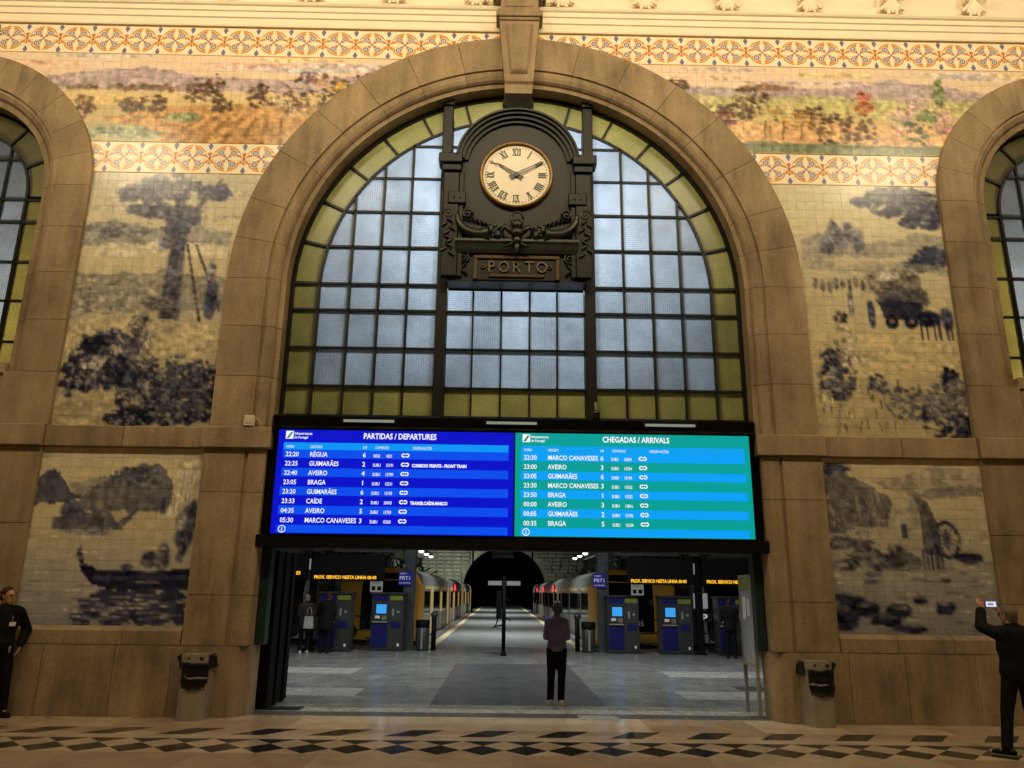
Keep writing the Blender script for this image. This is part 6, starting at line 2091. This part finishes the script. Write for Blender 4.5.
def person(label, loc, rz, H, arms, legs, c, head_yaw=0.0, head_pitch=0.0, voxel=0.010, lean=0.0, face=True, hair='short', hands=True, jacket_hem=0.86, group=None, coat_r=0.0):
    k = H / 1.70
    t = thing('person', loc, label, 'person', group, rz)
    S = lambda p: (p[0] * k, (p[1] - lean * max(0, p[2] - 0.9)) * k, p[2] * k)

    def C(mb, a, b, r0, r1, flat=(1, 1)):
        mb.cap(S(a), S(b), r0 * k, r1 * k, flat)
    hc = Vector((0, -0.02, 1.60))
    rot = Matrix.Rotation(head_yaw, 3, 'Z') @ Matrix.Rotation(head_pitch, 3, 'X')
    hp = lambda x, y, z: S(tuple(hc + rot @ Vector((x, y, z))))

    def torso(mb, e=0.0, hem=None):
        C(mb, (0, 0, 0.95), (0, 0, 1.06), 0.112 + e, 0.105 + e, (1.28, 0.92))
        C(mb, (0, 0, 1.06), (0, 0.0, 1.20), 0.105 + e, 0.115 + e, (1.22, 0.9))
        C(mb, (0, 0, 1.20), (0, 0.01, 1.32), 0.118 + e, 0.112 + e, (1.32, 0.86))
        C(mb, (-0.14, 0.01, 1.385), (0.14, 0.01, 1.385), 0.062 + e, 0.062 + e)
        C(mb, (0, 0.01, 1.36), (0, 0.0, 1.44), 0.10 + e, 0.062 + e * 0.5, (1.2, 0.85))

    def arm(mb, a, e=0.0):
        C(mb, a[0], a[1], 0.05 + e, 0.041 + e); C(mb, a[1], a[2], 0.041 + e, 0.030 + e)

    def leg(mb, l, e=0.0, end=True):
        C(mb, l[0], l[1], 0.085 + e, 0.058 + e)
        C(mb, l[1], l[2], 0.056 + e, 0.040 + e)

    body = MB()
    torso(body)
    for a in arms:
        arm(body, a)
        if hands:
            d = Vector(a[2]) - Vector(a[1]) if len(a) < 4 else Vector(a[3])
            sd = a[4] if len(a) > 4 else (0, -1, 0.2)
            hand(body, S(a[2]), d, sd, a[5] if len(a) > 5 else 0.35, k)
        else:
            d = (Vector(a[2]) - Vector(a[1])).normalized() * 0.1
            C(body, a[2], tuple(Vector(a[2]) + d), 0.034, 0.024)
    for l in legs:
        leg(body, l)
        f = Vector(l[3]) if len(l) > 3 else Vector((0, -1, 0))
        f.normalize()
        an = Vector(l[2])
        C(body, (an.x, an.y, an.z), tuple(Vector((an.x, an.y, 0.045)) + f * 0.1), 0.035, 0.028)
    C(body, (0, 0.005, 1.42), tuple(hc + Vector((0, 0.02, -0.06))), 0.056, 0.052)
    hd = MB()
    body.sph(hp(0, 0.012, 0.025), 0.075 * k, 0.095 * k, 0.098 * k, 16, 12)
    body.cap(hp(0, -0.03, -0.045), hp(0, -0.055, -0.085), 0.058 * k, 0.032 * k)
    if face:
        body.cap(hp(0, -0.085, 0.015), hp(0, -0.108, -0.028), 0.010 * k, 0.014 * k, n=8)      # nose
        body.cap(hp(-0.02, -0.088, -0.062), hp(0.02, -0.088, -0.062), 0.009 * k, 0.009 * k, n=8)   # lips
        body.cap(hp(-0.035, -0.078, 0.03), hp(0.035, -0.078, 0.03), 0.012 * k, 0.012 * k, n=8)   # brow
    for s in (-1, 1):
        body.cap(hp(s * 0.076, 0.01, 0.015), hp(s * 0.074, 0.012, -0.025), 0.015 * k, 0.011 * k, (0.6, 1), n=8)
    me = remesh(body, voxel * k, 2)
    me.materials.append(c.get('skin', SKIN))
    mesh_obj('body', me, t)
    if face:
        ey = MB()
        for s in (-1, 1):
            ey.sph(hp(s * 0.032, -0.084, 0.012), 0.009 * k, 0.006 * k, 0.006 * k, 8, 6)
        ey.build('eyes', M['numeral'], t)
        mo = MB(); mo.cap(hp(-0.018, -0.097, -0.062), hp(0.018, -0.097, -0.062), 0.002 * k, 0.002 * k, n=6)
        mo.build('mouth', simple('lip', (120, 66, 58), 0.6), t)
    # clothes
    j = MB()
    e = 0.02 + coat_r
    torso(j, e)
    C(j, (0, 0, jacket_hem + 0.10), (0, 0, 1.0), 0.125 + e, 0.118 + e, (1.25, 0.92))
    C(j, (0, 0.012, 1.42), (0, 0.005, 1.475), 0.072, 0.066)
    for a in arms:
        arm(j, (a[0], a[1], tuple(Vector(a[1]) + (Vector(a[2]) - Vector(a[1])) * 0.94)), 0.017 + coat_r * 0.5)
    # cut the capsule bottom flat at the hem
    j.v = [(x, y, max(z, jacket_hem * k)) for x, y, z in j.v]
    me = remesh(j, voxel * 1.15 * k, 3); me.materials.append(c['jacket'])
    mesh_obj('jacket', me, t)
    tr = MB()
    C(tr, (0, 0, 0.93), (0, 0, 1.0), 0.122, 0.115, (1.28, 0.95))
    for l in legs:
        leg(tr, (l[0], l[1], (l[2][0], l[2][1], l[2][2])), 0.016)
        C(tr, l[1], l[2], 0.07, 0.062)
    tr.v = [(x, y, max(z, 0.055 * k)) for x, y, z in tr.v]
    me = remesh(tr, voxel * 1.15 * k, 3); me.materials.append(c['trousers'])
    mesh_obj('trousers', me, t)
    for l in legs:
        f = Vector(l[3]) if len(l) > 3 else Vector((0, -1, 0))
        f.normalize()
        an = Vector(l[2]); g0 = Vector((an.x, an.y, 0))
        sh = MB()
        a0, a1 = g0 - f * 0.055 + Vector((0, 0, 0.05)), g0 + f * 0.13 + Vector((0, 0, 0.042))
        C(sh, tuple(a0), tuple(a0 + f * 0.06 + Vector((0, 0, 0.02))), 0.045, 0.05)
        C(sh, tuple(a0 + f * 0.03), tuple(a1), 0.047, 0.038)
        sh.v = [(x, y, max(z, 0.018 * k)) for x, y, z in sh.v]
        me = remesh(sh, 0.009 * k, 2); me.materials.append(c['shoes'])
        so = mesh_obj('shoe', me, t)
        sl = MB()
        C(sl, tuple(a0 - Vector((0, 0, 0.03))), tuple(a1 - Vector((0, 0, 0.024))), 0.05, 0.043)
        sl.v = [(x, y, min(max(z, 0.0), 0.024 * k)) for x, y, z in sl.v]
        sl.build('sole', c.get('sole', c['shoes']), so)
    hr = MB()
    if hair == 'bob':
        hr.sph(hp(0, 0.025, 0.045), 0.088 * k, 0.108 * k, 0.098 * k, 16, 12)
        hr.sph(hp(0, 0.055, -0.02), 0.084 * k, 0.072 * k, 0.085 * k, 14, 10)
        for s in (-1, 1):
            hr.cap(hp(s * 0.07, -0.01, 0.04), hp(s * 0.068, 0.0, -0.03), 0.024 * k, 0.018 * k)
    else:
        hr.sph(hp(0, 0.026, 0.042), 0.083 * k, 0.100 * k, 0.092 * k, 16, 12)
        hr.sph(hp(0, 0.06, -0.01), 0.072 * k, 0.055 * k, 0.07 * k, 14, 10)
        for s in (-1, 1):
            hr.cap(hp(s * 0.072, -0.02, 0.04), hp(s * 0.072, -0.012, 0.005), 0.012 * k, 0.008 * k)
    r2 = random.Random(5)
    for q in range(26):
        u, v = r2.uniform(-1, 1), r2.uniform(0, 1)
        hr.sph(hp(0.07 * u, 0.03 + 0.07 * (v - 0.4), 0.045 + 0.07 * math.sqrt(max(0, 1 - u * u)) * (1 - 0.4 * v)), 0.02 * k, 0.022 * k, 0.018 * k, 7, 5)
    # keep the hairline off the face
    me = remesh(hr, 0.009 * k, 2)
    me.materials.append(c['hair'])
    ho = mesh_obj('hair', me, t)
    return t, S, hp, k


cl = lambda n, c, r=0.8: simple(n, c, r, 0, 0.2, var=0.12, scale=9)
black_c = cl('black_cloth', (9, 9, 10)); navy_c = cl('dark_navy_cloth', (11, 12, 15)); purple_c = cl('purple_jacket', (112, 100, 134))
brown_c = cl('brown_coat', (40, 32, 25)); grey_hair = cl('grey_hair', (104, 92, 80), 0.6); dark_hair = cl('dark_hair', (48, 34, 24), 0.6); salt_hair = cl('dark_grey_hair', (74, 72, 70), 0.6)
white_shoe = cl('pale_shoe', (176, 166, 150), 0.6); black_shoe = cl('black_shoe', (16, 15, 15), 0.5); pale_sole = cl('pale_sole', (120, 112, 100), 0.6)

# woman walking to the platform, seen from behind, arms folded
person('woman in a purple jacket and black trousers seen from behind in the passage', (0.74, 1.48, 0), R(176), 1.55,
       [((-0.15, 0.0, 1.37), (-0.19, 0.02, 1.12), (-0.06, -0.17, 1.10)), ((0.15, 0.0, 1.37), (0.19, 0.02, 1.12), (0.08, -0.20, 1.14))],
       [((-0.085, 0, 0.90), (-0.085, -0.03, 0.49), (-0.07, 0.03, 0.09), (0.1, -1, 0)), ((0.085, 0, 0.90), (0.10, -0.01, 0.49), (0.115, -0.01, 0.09), (0.25, -1, 0))],
       dict(jacket=purple_c, trousers=black_c, shoes=white_shoe, hair=salt_hair), head_yaw=R(28), hair='bob', jacket_hem=0.86)

# guard at the left edge
t, S, hp, k = person('man in black uniform with glasses and white badge leaning by the left boat picture', (-6.98, -0.42, 0), R(48), 1.67,
       [((-0.185, 0.0, 1.385), (-0.25, 0.05, 1.11), (-0.20, -0.06, 0.88), (0, -0.3, -1), (0, -1, 0)), ((0.185, 0.0, 1.385), (0.34, 0.08, 1.14), (0.25, -0.02, 0.94), (-0.2, -0.1, -1), (0, -1, 0))],
       [((-0.09, 0, 0.92), (-0.05, -0.02, 0.50), (-0.02, 0.02, 0.09), (-0.2, -1, 0)), ((0.09, 0, 0.92), (0.14, -0.02, 0.50), (0.18, 0.03, 0.09), (0.3, -1, 0))],
       dict(jacket=black_c, trousers=black_c, shoes=black_shoe, hair=dark_hair), head_yaw=R(22), voxel=0.008, jacket_hem=0.90, coat_r=0.014)
bd = MB(); yb = -0.142
bd.box(0.03, 0.11, yb - 0.012, yb - 0.006, 1.20, 1.255, 0.002)
bd.v = [S(p) for p in bd.v]; bd.build('badge', M['white'], t)
ln = MB(); ln.tube([S((0.07, yb - 0.004, 1.255)), S((0.068, yb + 0.002, 1.30)), S((0.06, yb + 0.01, 1.34))], 0.003, 5); ln.build('badge_clip', M['steel'], t)
ky = MB(); ky.cap(S((0.10, -0.125, 0.93)), S((0.10, -0.13, 0.86)), 0.008, 0.006, n=7); ky.cap(S((0.085, -0.125, 0.92)), S((0.088, -0.13, 0.85)), 0.006, 0.005, n=7); ky.build('keys', M['steel'], t)
gl = MB()
for s in (-1, 1):
    gl.tube([hp(s * 0.034 + 0.026 * math.cos(R(a)), -0.099, 0.012 + 0.019 * math.sin(R(a))) for a in range(0, 361, 30)], 0.0025, 5)
    gl.tube([hp(s * 0.06, -0.097, 0.016), hp(s * 0.078, -0.04, 0.018), hp(s * 0.078, 0.01, 0.015)], 0.0025, 5)
gl.tube([hp(-0.01, -0.10, 0.016), hp(0.01, -0.10, 0.016)], 0.0025, 5)
gl.build('glasses', simple('red_frame', (120, 40, 36), 0.4), t)

# man photographing the tiles
t, S, hp, k = person('man in black with raised arms photographing the water mill tiles at right', (5.78, -2.22, 0), R(184), 1.60,
       [((0.185, 0.0, 1.385), (0.30, -0.12, 1.47), (0.125, -0.33, 1.66), (-0.1, -0.25, 1), (-1, 0, 0), 0.25),
        ((-0.185, 0.0, 1.385), (-0.29, -0.18, 1.36), (-0.185, -0.37, 1.62), (0.55, -0.1, 0.75), (0, -0.4, 1), 0.55)],
       [((0.09, 0, 0.92), (0.19, -0.02, 0.50), (0.285, 0.02, 0.09), (0.9, -1, 0)), ((-0.09, 0, 0.92), (-0.14, -0.06, 0.50), (-0.21, 0.05, 0.09), (-0.4, -1, 0))],
       dict(jacket=black_c, trousers=navy_c, shoes=black_shoe, hair=grey_hair, sole=pale_sole), voxel=0.008, head_yaw=R(12), head_pitch=R(-8), jacket_hem=0.84, coat_r=0.026)
ph = thing('phone', (5.795, -1.885, 1.635), 'smartphone with bright screen held up by the man in black at right', 'phone', rz=R(4))
MB().box(-0.075, 0.075, -0.004, 0.004, -0.036, 0.036, 0.003).build('case', M['black'], ph)
MB().box(-0.066, 0.066, -0.0055, -0.004, -0.031, 0.031).build('screen', emit('phone_screen', (205, 205, 225), 1.2), ph)
MB().box(-0.045, 0.03, -0.0062, -0.0055, -0.012, 0.012).build('picture', emit('phone_picture', (120, 120, 160), 1.0), ph)

# travellers at the machines
std = lambda a=0.0: [((-0.185, 0, 1.385), (-0.22, 0.0, 1.12), (-0.15, -0.20 - a, 1.10)), ((0.185, 0, 1.385), (0.22, 0.0, 1.12), (0.15, -0.22 - a, 1.18))]
lg = [((-0.09, 0, 0.92), (-0.10, -0.02, 0.50), (-0.10, 0.02, 0.09)), ((0.09, 0, 0.92), (0.10, -0.02, 0.50), (0.11, 0.0, 0.09))]
person('traveller in brown coat waiting at the teal ticket machine', (-5.62, 11.05, 0), R(205), 1.56, std(), lg, dict(jacket=brown_c, trousers=black_c, shoes=white_shoe, hair=grey_hair), voxel=0.016, face=False, hands=False, hair='bob', jacket_hem=0.72, coat_r=0.02)
person('traveller in dark coat bending over the teal ticket machine', (-5.12, 11.35, 0), R(172), 1.62, std(0.05), lg, dict(jacket=black_c, trousers=black_c, shoes=black_shoe, hair=dark_hair), voxel=0.016, face=False, hands=False, lean=0.2, jacket_hem=0.62, coat_r=0.04)
person('dark figure standing at the far right ticket machine', (6.35, 11.2, 0), R(165), 1.58, std(), lg, dict(jacket=black_c, trousers=black_c, shoes=black_shoe, hair=dark_hair), voxel=0.016, face=False, hands=False, jacket_hem=0.75, coat_r=0.02)
tb = thing('tote_bag', (-5.47, 10.80, 0.68), 'white tote bag hanging beside the traveller in brown coat', 'bag')
MB().prism([(-0.13, 0.0), (0.13, 0.0), (0.11, 0.32), (-0.11, 0.32)], -0.04, 0.04).build('sack', simple('white_canvas', (150, 148, 142), 0.8), tb)
MB().tube([(-0.07, 0, 0.30), (-0.05, 0, 0.5), (0, 0, 0.58), (0.05, 0, 0.5), (0.07, 0, 0.30)], 0.008, 6).build('strap', simple('white_canvas2', (140, 138, 132), 0.8), tb)
